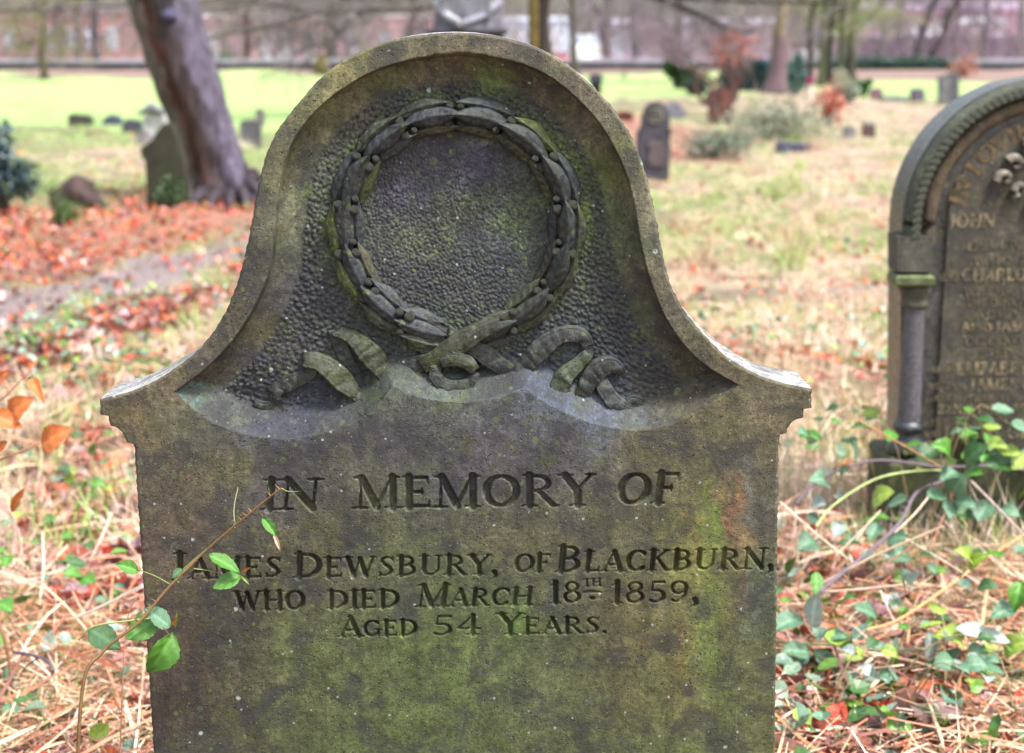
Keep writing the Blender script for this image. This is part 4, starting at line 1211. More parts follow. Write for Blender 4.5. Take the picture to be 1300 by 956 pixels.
def flat_letters(text, x0, x1, y0, y1, hc, hs, colr, shear=0.0, warp=None, yd=Y2 + .0205, wk=1.0):
    for st in layout(text, x0, x1, y0, y1, hc, hs, shear, True):
        V = []; n = 0
        for s in st:
            for (ax, ay, aw), (bx, by, bw) in zip(s[:-1], s[1:]):
                dx, dy = bx - ax, by - ay; l = math.hypot(dx, dy) + 1e-6
                ex, ey = dx / l * .35, dy / l * .35
                nx, ny = -dy / l * wk, dx / l * wk
                quad = [(ax - ex + nx * aw / 2, ay - ey + ny * aw / 2), (ax - ex - nx * aw / 2, ay - ey - ny * aw / 2), (bx + ex - nx * bw / 2, by + ey - ny * bw / 2), (bx + ex + nx * bw / 2, by + ey + ny * bw / 2)]
                if warp: quad = [warp(*p) for p in quad]
                V.append(W([p[0] for p in quad], [p[1] for p in quad], yd - .00006 * (n % 7))); n += 1
        V = np.concatenate(V)
        me = mesh_np('letter', V, np.arange(len(V)).reshape(-1, 4), M['gilt'], False, {'Col': np.tile(np.array(colr), (len(V), 1))})
        link('letter', me, g2)


M['gilt'] = attr_mat('worn_gilding', 0.6, 60, 0.75, 0.0)
_nt = M['gilt'].node_tree; _b = _nt.nodes['Principled BSDF']
_src = _b.inputs['Base Color'].links[0].from_socket
_tc = N(_nt, 'ShaderNodeTexCoord')
_w = ramp(_nt, noise(_nt, _tc.outputs['Object'], 75, 7, .75), .33, .51)
_nt.links.new(mix(_nt, _w, (0.022, 0.021, 0.019), _src), _b.inputs['Base Color'])
ochre = lin((150, 136, 108)) * .5; dim = lin((118, 108, 86)) * .5; tan = lin((138, 112, 74)) * .5
def arcw(px_, py_):
    t = (px_ - 1190) / 330.0
    a = R(-74 + 140 * t); r = 122 + (300 - py_)
    return ccx + r * math.sin(a), ccy - (r + 4) * math.cos(a)
flat_letters('IN LOVING MEMORY', 1190, 1520, 300, 300, 19, 19, tan, warp=arcw, wk=1.2)
for tx, x0, x1, yb, hc, hs, cl, sh in (
    ('JOHN', 1205, 1262, 289, 17, 17, ochre, .1), ('BELOVED', 1228, 1330, 318, 13, 13, dim, 0), ('WHO DIED', 1236, 1340, 338, 12, 12, dim, 0),
    ('also', 1190, 1216, 357, 11, 10, dim, 0), ('CHARLOTTE', 1221, 1340, 357, 16, 16, ochre, .05), ('WIFE OF JOHN', 1224, 1340, 376, 11, 11, dim, 0), ('DIED NOVR', 1228, 1320, 390, 11, 11, dim, 0),
    ('AGED 52', 1238, 1320, 405, 11, 11, dim, 0), ('Also JAMES', 1220, 1320, 421, 13, 10, ochre, 0), ('DIED NOV', 1225, 1310, 438, 11, 11, dim, 0), ('AGED 49', 1238, 1312, 455, 12, 12, dim, 0),
    ('also', 1181, 1212, 474, 10, 10, dim, 0), ('ELIZABETH', 1214, 1320, 476, 16, 16, ochre, .05), ('WIFE OF', 1176, 1226, 495, 9, 9, dim, 0), ('JAMES G', 1231, 1310, 495, 14, 14, ochre, .05),
    ('DAUGHTER OF THE ABOVE', 1175, 1340, 510, 8, 8, dim, 0), ('22ND 1915. AGED', 1190, 1330, 525, 12, 12, ochre, 0), ('REST AFTER WEARINESS', 1172, 1330, 541, 8, 8, dim, 0),
    ('also', 1172, 1192, 556, 9, 9, dim, 0), ('JAMES GR', 1197, 1310, 557, 14, 14, ochre, .05), ('OF THE ABOVE', 1200, 1310, 572, 8, 8, dim, 0)):
    flat_letters(tx, x0, x1, yb, yb - 1, hc, hs, cl, shear=sh, wk=1.15)
# carved flower boss of the tympanum: swirling petals round a pale centre
pb = MB()
for k in range(9):
    a = R(k * 40 + 10)
    r0 = 26 if k % 2 else 34
    px_, py_ = 1318 + r0 * 1.25 * math.cos(a), 222 + r0 * math.sin(a)
    n_ = 14
    sp_ = [(px_ + (11 - 9 * t) * math.cos(a + t * 5.2), py_ + (11 - 9 * t) * math.sin(a + t * 5.2)) for t in np.linspace(0, 1, n_)]
    w_ = W([p[0] for p in sp_], [p[1] for p in sp_], Y2 + .012)
    mb = MB(); mb.tube(w_, np.linspace(.012, .005, n_), 7, lin((150, 142, 128)) * .7); mb.build('carved_petal', M['stone'], g2)

# ------------------------------------------------------------------ small headstones and stones of the churchyard
def solid(name, label, cat, outline_px, d, thick, colr, parts=None, mat='oldstone', group=None, lean=0.0, ry=0.0):
    """outline traced in the photograph, set up at its own distance d with real thickness; feet go into the ground"""
    P = np.array(outline_px, float)
    w = W(P[:, 0], P[:, 1], d)
    cx_ = float(w[:, 0].mean()); z0 = float(gz(cx_, d))
    low = w[:, 2] < w[:, 2].min() + .05 * (w[:, 2].max() - w[:, 2].min() + 1e-6)
    w[low, 2] = z0 - .06
    th_root = empty(name, (cx_, d + thick / 2, z0))
    tag(th_root, label, cat, group)
    mb = MB()
    poly = ccw(np.c_[w[:, 0], w[:, 2]])
    inner = poly.mean(0) + (poly - poly.mean(0)) * .985
    mb.prism(inner, d, d + thick, lin(colr))
    mb.prism(poly, d + .006, d + thick - .006, lin(colr) * .95)
    mb.build('slab', M[mat], th_root, False)
    return th_root


def arch_px(x0, x1, yt, yb, sh=None, n=14):
    r = (x1 - x0) / 2; cx_ = (x0 + x1) / 2
    sh = r if sh is None else sh
    a = np.radians(np.linspace(180, 0, n))
    return [(cx_ + r * math.cos(t), yt + sh - sh * math.sin(t)) for t in a] + [(x1, yb), (x0, yb)]


def D(py): return float(G(650, py)[1])


# tall narrow stone with a scrolled round top, right of the main stone
d = D(233)
t = solid('scroll_headstone', 'narrow weathered headstone with a round scrolled top, just right of the big arched stone', 'gravestone',
          [(811, 233), (808, 185), (809, 168), (814, 160), (815, 148), (820, 136), (828, 130), (836, 129), (843, 133), (848, 142), (850, 152), (852, 162), (851, 175), (849, 233)], d, .11, (88, 84, 96))
mb = MB()
for rr_, r2 in ((.066, .014), (.032, .012)):
    a = np.linspace(0, 2 * math.pi, 25); c_ = W(832, 147, d)
    mb.tube(np.c_[c_[0] + rr_ * np.cos(a), np.full(25, d - .002), c_[2] + rr_ * np.sin(a)], r2, 6, lin((140, 138, 124)), cap=False)
mb.build('scroll', M['oldstone'], t)
mb = MB(); c_ = W(834, 195, d); mb.box((c_[0], d - .004, c_[2]), (.15, .02, .24), lin((120, 106, 108)), bev=.004); mb.build('worn_patch', M['oldstone'], t, False)
a1, a2 = W(848, 160, d), W(858, 168, d)
mb = MB(); mb.tube([a1, (a1 + a2) / 2 + [0, 0, -.02], a2], [.02, .018, .012], 7, lin((150, 148, 132))); mb.build('shoulder_scroll', M['oldstone'], t)

t = solid('reddish_headstone', 'reddish brown round topped headstone under the orange leaved shrub', 'gravestone', arch_px(899, 930, 110, 157, 10), D(157), .14, (112, 70, 66))
mb = MB(); c_ = W(921, 130, D(157)); mb.box((c_[0], D(157) - .005, c_[2]), (.12, .02, .34), lin((138, 84, 72)), bev=.004); mb.build('rust_streak', M['oldstone'], t, False)
solid('leaning_slab', 'pale slab leaning behind the scrolled headstone', 'gravestone', [(848, 150), (846, 132), (858, 128), (872, 142), (866, 150)], D(152), .08, (150, 150, 165))
solid('fallen_stone', 'low reddish stone lying left of the scrolled headstone', 'stone', [(784, 156), (783, 146), (790, 141), (803, 143), (804, 156)], D(156), .3, (120, 62, 52))
solid('pointed_headstone', 'pale greenish pointed headstone behind the red leaved bush', 'gravestone', [(1056, 130), (1056, 106), (1060, 94), (1069, 84), (1078, 94), (1083, 106), (1083, 130)], D(124), .25, (165, 165, 140))
solid('grey_headstone', 'left one of two tall grey headstones standing together near the right side', 'gravestone', arch_px(1193, 1206, 95, 134, 4), D(134), .2, (136, 138, 142))
solid('twin_headstone', 'right darker one of two tall grey headstones standing together near the right side', 'gravestone', arch_px(1204, 1218, 92, 131, 5), D(131), .2, (112, 114, 122))
solid('small_headstone', 'small purplish headstone on the lawn left of the tall grey pair', 'gravestone', arch_px(1159, 1174, 112, 129, 4), D(129), .3, (128, 118, 138))
solid('pink_headstone', 'low pinkish headstone beside a small green bush on the right', 'gravestone', arch_px(1107, 1121, 112, 127, 4), D(127), .3, (160, 118, 140))
solid('kerb_slab', 'flat pale kerb slab right of the low pinkish headstone', 'stone', [(1120, 129), (1120, 122), (1154, 123), (1154, 129)], D(129), .5, (165, 165, 168))
solid('slate_slab', 'low blue grey slab lying in the pale grass near the middle right', 'stone', [(988, 193), (989, 181), (1030, 183), (1031, 193)], D(194), .25, (96, 98, 128))
t = solid('small_post_stone', 'small brown stone post with pale cap in the dry grass', 'post', [(1096, 177), (1097, 158), (1111, 158), (1112, 177)], D(177), .14, (120, 92, 86))
mb = MB(); c_ = W(1104, 156, D(177)); mb.box((c_[0], D(177) + .07, c_[2]), (.13, .17, .05), lin((170, 165, 160)), taper=.7); mb.build('cap', M['oldstone'], t, False)
solid('foot_stone', 'tiny grey stone left of the brown stone post', 'stone', arch_px(1072, 1086, 160, 176, 4), D(177), .1, (150, 152, 156))
t = solid('mossy_headstone', 'green mossy headstone with a stepped sloping top against the leaning tree', 'gravestone',
          [(183, 264), (186, 246), (184, 204), (179, 199), (178, 188), (195, 177), (196, 171), (208, 157), (217, 158), (224, 176), (232, 202), (236, 232), (238, 256)], D(262) - .25, .13, (66, 68, 46))
solid('dark_block', 'dark oblong stone block at the edge of the lawn, leftmost of the low row', 'stone', [(86, 159), (86, 147), (89, 145), (111, 147), (114, 150), (114, 159)], D(160), .25, (88, 80, 78))
solid('blue_block', 'small pointed bluish stone, second in the low row on the lawn', 'stone', [(130, 158), (130, 152), (139, 146), (149, 149), (153, 158)], D(159), .3, (92, 96, 126))
solid('broken_stone', 'broken dark grey stone, third in the low row on the lawn', 'stone', [(153, 170), (155, 158), (160, 152), (173, 154), (178, 166), (176, 170)], D(170), .3, (90, 92, 106))
t = solid('white_monument', 'fallen white marble monument at the left of the leaning tree', 'monument', [(180, 168), (181, 152), (187, 141), (195, 136), (205, 142), (209, 152), (209, 168)], D(170), .35, (225, 225, 225))
mb = MB(); c_ = W(193, 143, D(170)); mb.tube([c_ + [-.2, 0, -.02], c_ + [0, -.05, .09], c_ + [.18, 0, 0]], [.03, .07, .04], 8, lin((150, 152, 162))); mb.build('drapery', M['oldstone'], t)
solid('pale_rubble', 'pale flat rubble stone between the low row and the mossy headstone', 'stone', [(174, 183), (172, 172), (183, 164), (192, 172), (190, 183)], D(184), .3, (175, 168, 172))
solid('grey_post', 'short square grey stone post right of the leaning tree', 'post', [(324, 160), (324, 139), (334, 139), (334, 160)], D(160), .2, (136, 130, 128))
solid('tree_side_stone', 'grey round topped stone half hidden behind the leaning tree', 'gravestone', arch_px(304, 330, 152, 186, 5), D(186), .15, (118, 114, 120))
solid('flat_kerb', 'low pinkish kerb stone on the grass under the row of blocks', 'stone', [(108, 171), (108, 167), (136, 168), (136, 171)], D(172), .2, (160, 120, 112))
# rough stump / rock at the left
rk = MB()
c_ = G(98, 262); nn = 16; rows_ = 9
V = []; C = []
for a in range(rows_):
    t_a = a / (rows_ - 1)
    for b_ in range(nn):
        an = b_ / nn * 2 * math.pi
        r_ = .21 * (1 - t_a ** 1.7) ** .75 * (1 + .22 * math.sin(an * 3 + a) + .12 * math.sin(an * 5 + 2 * a)) + .01
        V.append((c_[0] + 1.05 * r_ * math.cos(an), c_[1] + r_ * math.sin(an), -.05 + .29 * t_a + .02 * math.sin(an * 4)))
        C.append(lin((92, 70, 66)) if t_a > .45 + .2 * math.sin(an * 2) else lin((84, 96, 56)))
i_ = np.arange(rows_)[:-1, None] * nn; j_ = np.arange(nn)[None]; k_ = (j_ + 1) % nn
rk.add(V, np.stack([i_ + j_, i_ + k_, i_ + nn + k_, i_ + nn + j_], -1).reshape(-1, 4), np.array(C))
tag(rk.build('mossy_rock', M['oldstone']), 'brown pointed rock with a mossy foot in the leaf litter at far left', 'rock')

# central monument behind the big headstone
d = 9.5
root = empty('pale_monument', (float(W(594, 40, d)[0]), d + .22, 0.0))
tag(root, 'tall pale stone monument rising directly behind the crown of the wreath headstone', 'monument')
kk = d / F_PX
mx = float(W(592, 40, d)[0]); zq = lambda py_: float(W(592, py_, d)[2])
mb = MB(); mb.box((mx, d + .3, (zq(41)) / 2 - .02), (92 * kk, .46, zq(41) + .04), lin((110, 108, 118)), bev=.02); mb.build('pedestal', M['oldstone'], root, False)
mb = MB(); mb.box((mx, d + .3, zq(39.5)), (104 * kk, .54, .03), lin((80, 78, 86)), bev=.01); mb.build('ledge', M['oldstone'], root, False)
hw = 45 * kk
mb = MB()   # die set corner-on, its top swept up to the side corners
zc0, zc1, zlow = zq(31), zq(2), zq(38)
V = [(mx - .03, d - .02, zlow), (mx + hw, d + .3, zlow), (mx, d + .6, zlow), (mx - hw, d + .3, zlow),
     (mx - .03, d - .02, zc0), (mx + hw, d + .3, zc1), (mx, d + .6, zc0), (mx - hw * .86, d + .3, zc1)]
mb.add(V, [(0, 1, 5, 4), (1, 2, 6, 5), (2, 3, 7, 6), (3, 0, 4, 7), (0, 3, 2, 1)], lin((140, 138, 152)))
mb.build('die', M['oldstone'], root, False)
mb = MB()
for sx_ in (-1, 1):
    p0 = np.array([mx - .03, d - .03, zc0 + .005]); p1 = np.array([mx + sx_ * hw * .9, d + .28, zc1])
    pm_ = (p0 + p1) / 2 + [0, 0, -.022]
    mb.tube(np.array([p0, pm_, p1]), [.02, .027, .03], 6, lin((215, 215, 222) if sx_ < 0 else (160, 160, 176)))  # sky light painted in: left sweep near white, right one greyer
mb.build('swept_moulding', M['oldstone'], root)
mb = MB(); mb.box((mx, d + .3, zq(-60)), (60 * kk, .34, zq(-150) - zq(24)), lin((150, 150, 160)), taper=.7, bev=.02); mb.build('shaft', M['oldstone'], root, False)

# ------------------------------------------------------------------ LEANING TREE
td = D(252)
base = W(282, 252, td)
root = empty('leaning_tree', (float(base[0]), td, 0.0))
tag(root, 'big leaning tree trunk with purple grey and red brown bark, behind the mossy headstone', 'tree')
cen = [(286, 268, 74), (284, 250, 52), (279, 230, 43), (273, 210, 39.5), (262, 175, 40), (250, 140, 40), (236, 100, 41.5), (221, 55, 42.5), (204, 0, 43), (182, -70, 41), (150, -180, 36), (112, -330, 28), (70, -520, 20)]
cen = catmull(np.array(cen, float), 7)
ns = 72; V = []; C = []
for a, (qx, qy, r_) in enumerate(cen):
    w = W(qx, qy, td); rw = r_ * td / F_PX
    flare = np.clip((qy - 200) / 60, 0, 1)
    for b_ in range(ns):
        an = b_ / ns * 2 * math.pi     # 0 = right, -90 = towards camera
        cx_, cy_ = math.cos(an), math.sin(an)
        fl = 1 + flare * (.26 * math.sin(an * 7 + 1) + .15 * math.sin(an * 13 + .5 + qy * .03)) + .035 * math.sin(an * 5 + qy * .02) + .02 * math.sin(an * 11 - qy * .05) + .02 * math.sin(qy * .13 + 3 * an)
        # long folds running down the trunk
        fl += -.10 * math.exp(-((math.degrees((an + math.pi / 2 + math.pi) % (2 * math.pi) - math.pi) + 22) / 9) ** 2)
        V.append((w[0] + rw * fl * cx_, td + rw * fl * cy_, w[2] if qy < 262 else -.08))
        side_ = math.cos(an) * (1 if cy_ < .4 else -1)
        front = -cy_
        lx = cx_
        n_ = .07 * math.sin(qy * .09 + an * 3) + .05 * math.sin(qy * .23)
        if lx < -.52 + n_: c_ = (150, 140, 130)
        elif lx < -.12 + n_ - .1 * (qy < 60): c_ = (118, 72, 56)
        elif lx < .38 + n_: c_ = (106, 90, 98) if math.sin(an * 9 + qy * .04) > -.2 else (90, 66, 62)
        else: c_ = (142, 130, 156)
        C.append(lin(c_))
V = np.array(V); C = np.array(C).reshape(len(cen), ns, 3)
for _ in range(2): C = (np.roll(C, 1, 1) + 2 * C + np.roll(C, -1, 1)) / 4
i_ = np.arange(len(cen))[:-1, None] * ns; j_ = np.arange(ns)[None]; k_ = (j_ + 1) % ns
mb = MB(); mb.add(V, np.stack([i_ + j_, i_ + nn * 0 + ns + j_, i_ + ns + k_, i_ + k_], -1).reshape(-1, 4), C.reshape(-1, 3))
M['bigbark'] = attr_mat('smooth_bark', 0.5, 7, 0.5, 0.0, 0.03, 16, 0.4, mult=.36)
_nt = M['bigbark'].node_tree; _b = _nt.nodes['Principled BSDF']
_tc = N(_nt, 'ShaderNodeTexCoord'); _mp = N(_nt, 'ShaderNodeMapping'); _mp.inputs['Scale'].default_value = (26, 26, 2.2); _mp.inputs['Rotation'].default_value = (0, R(14), 0)
_nt.links.new(_tc.outputs['Object'], _mp.inputs['Vector'])
_n1 = noise(_nt, _mp.outputs[0], 1.0, 6, .65, .8)
_src = _b.inputs['Base Color'].links[0].from_socket
_nt.links.new(mix(_nt, 1.0, _src, ramp(_nt, _n1, .35, .65, .45, 1.45), 'MULTIPLY'), _b.inputs['Base Color'])
_bp = N(_nt, 'ShaderNodeBump'); _bp.inputs['Strength'].default_value = 1.0; _bp.inputs['Distance'].default_value = .05
_nt.links.new(_n1, _bp.inputs['Height']); _nt.links.new(_bp.outputs[0], _b.inputs['Normal'])
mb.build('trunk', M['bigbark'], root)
mb = MB()
for k, (qx, qy, ex, ey) in enumerate(((256, 240, 244, 262), (272, 246, 262, 272), (290, 246, 292, 274), (304, 240, 318, 268), (314, 232, 338, 258), (318, 222, 346, 240), (262, 246, 234, 262))):
    p0 = W(qx, qy, td - .28); p1 = np.array([*G(ex, ey), .0]); p1[2] = -.05; p0[1] += .12
    pm_ = (p0 + p1) / 2 + [0, -.04, .03]
    mb.tube(catmull(np.array([p0, pm_, p1]), 5), np.linspace(.055, .012, 11), 8, lin((112, 96, 108)))
mb.build('root_flare', M['bigbark'], root)
kn = W(215, 20, td - .27)
mb = MB()
a = np.arange(9) * math.pi / 8
mb.lathe([(.07 * math.sin(t) + 1e-4, .06 * -math.cos(t)) for t in a], 14, kn, lin((120, 116, 156))); mb.build('burl', M['bigbark'], root)

# ------------------------------------------------------------------ bare trees
def grow(mb, p, dirn, L, r, lev, maxlev, spread, rs, colf, droop=0.0, nsub=(3, 5)):
    n = 5 if lev < 2 else 4
    P = [np.array(p, float)]; dcur = np.array(dirn, float); dcur /= np.linalg.norm(dcur)
    for k in range(n):
        dcur = dcur + rs.normal(0, .13 + .05 * lev, 3) + np.array([0, 0, .04 - droop * lev]); dcur /= np.linalg.norm(dcur)
        P.append(P[-1] + dcur * L / n)
    P = np.array(P)
    mb.tube(P, np.linspace(r, r * .45, n + 1), 3 if lev >= 2 else 5, colf(lev, rs), cap=False)
    if lev >= maxlev: return
    for k in range(rs.randint(*nsub) + (1 if lev < 2 else 0)):
        t = .25 + .75 * rs.rand()
        q = P[min(int(t * n), n - 1)] * (1 - (t * n) % 1) + P[min(int(t * n) + 1, n)] * ((t * n) % 1)
        dd = P[-1] - P[0]; dd /= np.linalg.norm(dd)
        dn = dd + rs.normal(0, spread, 3); dn /= np.linalg.norm(dn)
        grow(mb, q, dn, L * rs.uniform(.45, .75), r * .5, lev + 1, maxlev, spread, rs, colf, droop, nsub)


def bare_tree(name, label, px_, d, ph, pr, seed, c_tr, c_tw, path=None, maxlev=3, limbs=9, spread=.7, low=.25, droop=0.0, group=None, llen=.42, nsub=(3, 6)):
    rs = np.random.RandomState(seed)
    k = d / F_PX
    x = float(W(px_, 60, d)[0])
    root = empty(name, (x, d, 0.0)); tag(root, label, 'tree', group)
    H_ = ph * k; r = pr * k
    P = [(x, d, -.1)]
    lean = rs.normal(0, .05)
    for a in range(1, 9): P.append((x + (lean * a / 8 * H_ if path is None else path * a / 8 * H_) + rs.normal(0, .01) * H_, d + rs.normal(0, .01) * H_, H_ * a / 8))
    P = np.array(P)
    mb = MB(); mb.tube(catmull(P, 3), np.interp(np.linspace(0, 1, 25), [0, .08, 1], [r * 1.5, r, r * .35]), 9, lin(c_tr)); mb.build('trunk', M['bark'], root)
    mb = MB()
    cf = lambda lev, r_: lin(np.array(c_tw)) * r_.uniform(.75, 1.3)
    for q in range(limbs):
        t = low + (1 - low) * (q + rs.rand()) / limbs
        p = P[0] + (P[-1] - P[0]) * t; i0 = t * 8; a = int(min(i0, 7)); p = P[a] * (1 - i0 + a) + P[a + 1] * (i0 - a)
        an = rs.rand() * 6.28
        dn = np.array([math.cos(an), math.sin(an) * .7, rs.uniform(.1, .8)])
        grow(mb, p, dn, H_ * llen * rs.uniform(.7, 1.2) * (1.1 - t * .5), r * .32, 1, maxlev, spread, rs, cf, droop, nsub)
    mb.build('crown', M['twig'], root)
    return root, x


TW = {'olive': (150, 142, 112), 'purple': (140, 124, 136), 'grey': (146, 140, 146), 'brown': (120, 98, 96), 'green': (138, 146, 104)}
T = [('bare_tree', 'small bare tree with olive twigs standing alone on the left lawn edge', 54, 65, 130, 5, 11, (120, 110, 84), 'olive', .05, 4, 14, .2),
     ('bare_tree', 'slim dark tree just right of the lone small tree at far left', 76, 82, 170, 4, 12, (84, 80, 78), 'olive', .0, 3, 10, .3),
     ('bare_tree', 'slim tree with greenish trunk, third from the left edge', 96, 84, 190, 4, 13, (90, 92, 84), 'olive', .03, 3, 10, .3),
     ('bare_tree', 'darker trunk close left of the leaning tree', 121, 80, 210, 6, 14, (70, 62, 76), 'grey', .02, 3, 12, .3),
     ('bare_tree', 'pale purple twiggy tree at the left frame edge', -20, 80, 240, 6, 15, (120, 105, 118), 'purple', .08, 4, 16, .15),
     ('bare_tree', 'reddish thin trunk just right of the leaning tree', 316, 78, 160, 5, 16, (112, 82, 84), 'brown', -.02, 3, 12, .3),
     ('bare_tree', 'forked grey tree left of the wreath headstone crown', 418, 76, 150, 7, 17, (92, 84, 94), 'grey', .06, 4, 14, .25),
     ('bare_tree', 'pale twiggy tree between leaning tree and forked tree', 368, 92, 190, 4, 18, (140, 130, 130), 'grey', .0, 4, 12, .2),
     ('bare_tree', 'slender tree beside the white van', 731, 68, 180, 5, 19, (104, 94, 86), 'purple', -.06, 3, 10, .35),
     ('bare_tree', 'straight thin trunk right of the white van', 770, 86, 200, 6, 20, (100, 92, 112), 'purple', .0, 3, 12, .3),
     ('bare_tree', 'thin trunk with purple twigs left of the dark green shrub', 806, 84, 200, 5, 21, (104, 92, 108), 'purple', .0, 4, 14, .2),
     ('bare_tree', 'wide grey twiggy tree above the dark green shrub', 862, 60, 190, 6, 22, (110, 98, 100), 'grey', .02, 4, 18, .2),
     ('bare_tree', 'slim dark trunk, leftmost of the thicket right of the ivy trunk', 1030, 58, 220, 4, 31, (88, 84, 84), 'olive', .0, 3, 10, .4),
     ('bare_tree', 'greenish trunk, second of the thicket right of the ivy trunk', 1043, 56, 220, 4.5, 32, (106, 108, 78), 'green', .01, 3, 10, .4),
     ('bare_tree', 'dark trunk, third of the thicket right of the ivy trunk', 1056, 58, 220, 5, 33, (70, 66, 68), 'olive', -.02, 3, 10, .4),
     ('bare_tree', 'mossy trunk, fourth of the thicket right of the ivy trunk', 1068, 57, 220, 4, 34, (98, 98, 74), 'green', .03, 3, 10, .4),
     ('bare_tree', 'brown trunk, rightmost of the thicket above the pointed headstone', 1082, 60, 220, 6, 35, (92, 82, 80), 'olive', .0, 3, 10, .35),
     ('bare_tree', 'thin pale trunk right of the thicket', 1118, 88, 220, 4, 23, (146, 136, 138), 'grey', .02, 3, 10, .3),
     ('bare_tree', 'pale slim trunk left of the forked dark tree', 1142, 90, 160, 4, 24, (176, 166, 170), 'purple', .0, 3, 10, .3),
     ('bare_tree', 'thin trunk in front of the white gabled roof', 1212, 84, 160, 3, 25, (168, 150, 148), 'purple', .0, 3, 10, .3),
     ('bare_tree', 'tall thin tree near the right end of the railing', 1252, 90, 220, 4, 26, (128, 116, 132), 'purple', -.03, 4, 14, .25),
     ('bare_tree', 'pale trunk at the right frame edge', 1294, 88, 200, 5, 27, (170, 160, 158), 'grey', .0, 3, 12, .3),
     ('bare_tree', 'grey trunk behind the monument at the top centre', 520, 84, 200, 6, 28, (120, 108, 118), 'brown', .03, 4, 14, .2)]
for nm, lb, px_, d, ph, pr, sd, ct, tw, pa, ml, lm, lo in T:
    bare_tree(nm, lb, px_, d, ph, pr, sd, ct, TW[tw], pa, ml, lm + 4, .85, lo * .55, group='bare trees behind the lawn', droop=.05)
# forked dark tree, right
for px_, pa, sd, lb in ((1158, .28, 41, 'left stem of the dark leaning tree pair behind the railing'), (1174, .42, 42, 'right stem of the dark leaning tree pair behind the railing')):
    bare_tree('leaning_dark_tree', lb, px_, 82, 190, 6, sd, (72, 62, 66), TW['purple'], pa, 3, 10, .7, .4, group='dark leaning pair')
# tree with long low limbs, mossy trunk, top centre
root, x0_ = bare_tree('limbed_tree', 'dark mossy trunk right of the monument with long low limbs reaching left', 690, 34, 420, 14, 51, (78, 66, 62), TW['brown'], .0, 3, 6, .8, .35)
mb = MB(); rs = np.random.RandomState(5)
for pts, r0_ in (([(684, -40), (640, -20), (560, 4), (480, 12), (405, 15), (345, 32), (290, 42), (230, 60)], .11), ([(690, -60), (760, -30), (850, 4), (900, 24), (930, 38), (960, 40)], .09),
                 ([(470, 12), (440, 30), (420, 50), (400, 70)], .05), ([(690, -50), (780, -20), (880, -2), (990, 2), (1080, 4)], .09), ([(405, 15), (330, 4), (250, 12), (180, 8)], .05), ([(690, -60), (600, -40), (520, -4), (470, -2), (380, -8), (280, 0), (80, 10), (-20, 14)], .08)):
    P = np.array([W(a, b_, 34 - 6 * abs(a - 690) / 400) for a, b_ in pts]); P = catmull(P, 4)
    mb.tube(P, np.linspace(r0_, r0_ * .3, len(P)), 6, lin((86, 78, 78)))
    for k in range(24):
        q = P[rs.randint(2, len(P))]
        grow(mb, q, (rs.normal(0, .6), rs.normal(0, .4), rs.normal(.15, .6)), rs.uniform(.5, 1.4), .02, 2, 4, .6, rs, lambda l_, r_: lin((132, 122, 122)) * r_.uniform(.7, 1.3), .03, (3, 6))
mb.build('long_limb', M['twig'], root)
mb = MB(); p_ = W(680, 30, 34); mb.tube([p_ + [-.05, -.2, -1.2], p_ + [-.05, -.2, 0], p_ + [-.05, -.2, 1.0]], .11, 8, lin((140, 118, 60))); mb.build('moss', M['bark'], root)
# trunk with flared foot and ivy (right of centre)
root, x1_ = bare_tree('ivy_tree', 'tall yellowish trunk with flared foot and blue green ivy, right of the dark shrubs', 992, 45, 330, 8.5, 52, (150, 132, 104), TW['olive'], .0, 3, 10, .75, .3)
kk = 45 / F_PX
mb = MB(); mb.lathe([(.62, 0), (.42, .35), (.30, .9), (.22, 1.6)], 14, (x1_, 45, 0), lin((140, 112, 120))); mb.build('flared_foot', M['bark'], root)


def clump(name, parent, c, dims, n, size, pal, seed, mat='shrubleaf', w=None, hollow=.45):
    airy = hollow < .25
    """many small leaf quads through a lumpy volume"""
    rs = np.random.RandomState(seed)
    lobes = rs.normal(0, .42, (9, 3)); lobes[:, 2] = rs.uniform(-.5, .6, 9)
    k = rs.randint(0, 9, n)
    dirs = rs.normal(0, 1, (n, 3)); dirs /= np.linalg.norm(dirs, axis=1, keepdims=True)
    P = lobes[k] * .75 + dirs * (hollow + (1 - hollow) * rs.rand(n, 1)) * .5
    if airy: P = rs.normal(0, .46, (n, 3)) + .35 * np.sign(lobes[k]) * rs.rand(n, 1)
    P = P * np.array(dims) / 2 * 1.1
    P[:, 2] = np.maximum(P[:, 2], -dims[2] / 2 + .01)
    q = rs.normal(0, 1, (n, 3)); q /= np.linalg.norm(q, axis=1, keepdims=True)
    q2 = np.cross(q, rs.normal(0, 1, (n, 3))); q2 /= np.linalg.norm(q2, axis=1, keepdims=True)
    s_ = size * (.6 + .8 * rs.rand(n, 1))
    V = np.stack([P - q * s_, P + q2 * s_ * .5, P + q * s_, P - q2 * s_ * .5], 1).reshape(-1, 3) + np.array(c)
    pal = np.array([lin(p) for p in pal])
    C = pal[rs.choice(len(pal), n, p=w)] * (.7 + .6 * rs.rand(n, 1))
    me = mesh_np(name, V, np.arange(4 * n).reshape(-1, 4), M[mat], False, {'Col': np.repeat(C, 4, 0)})
    return link(name, me, parent)


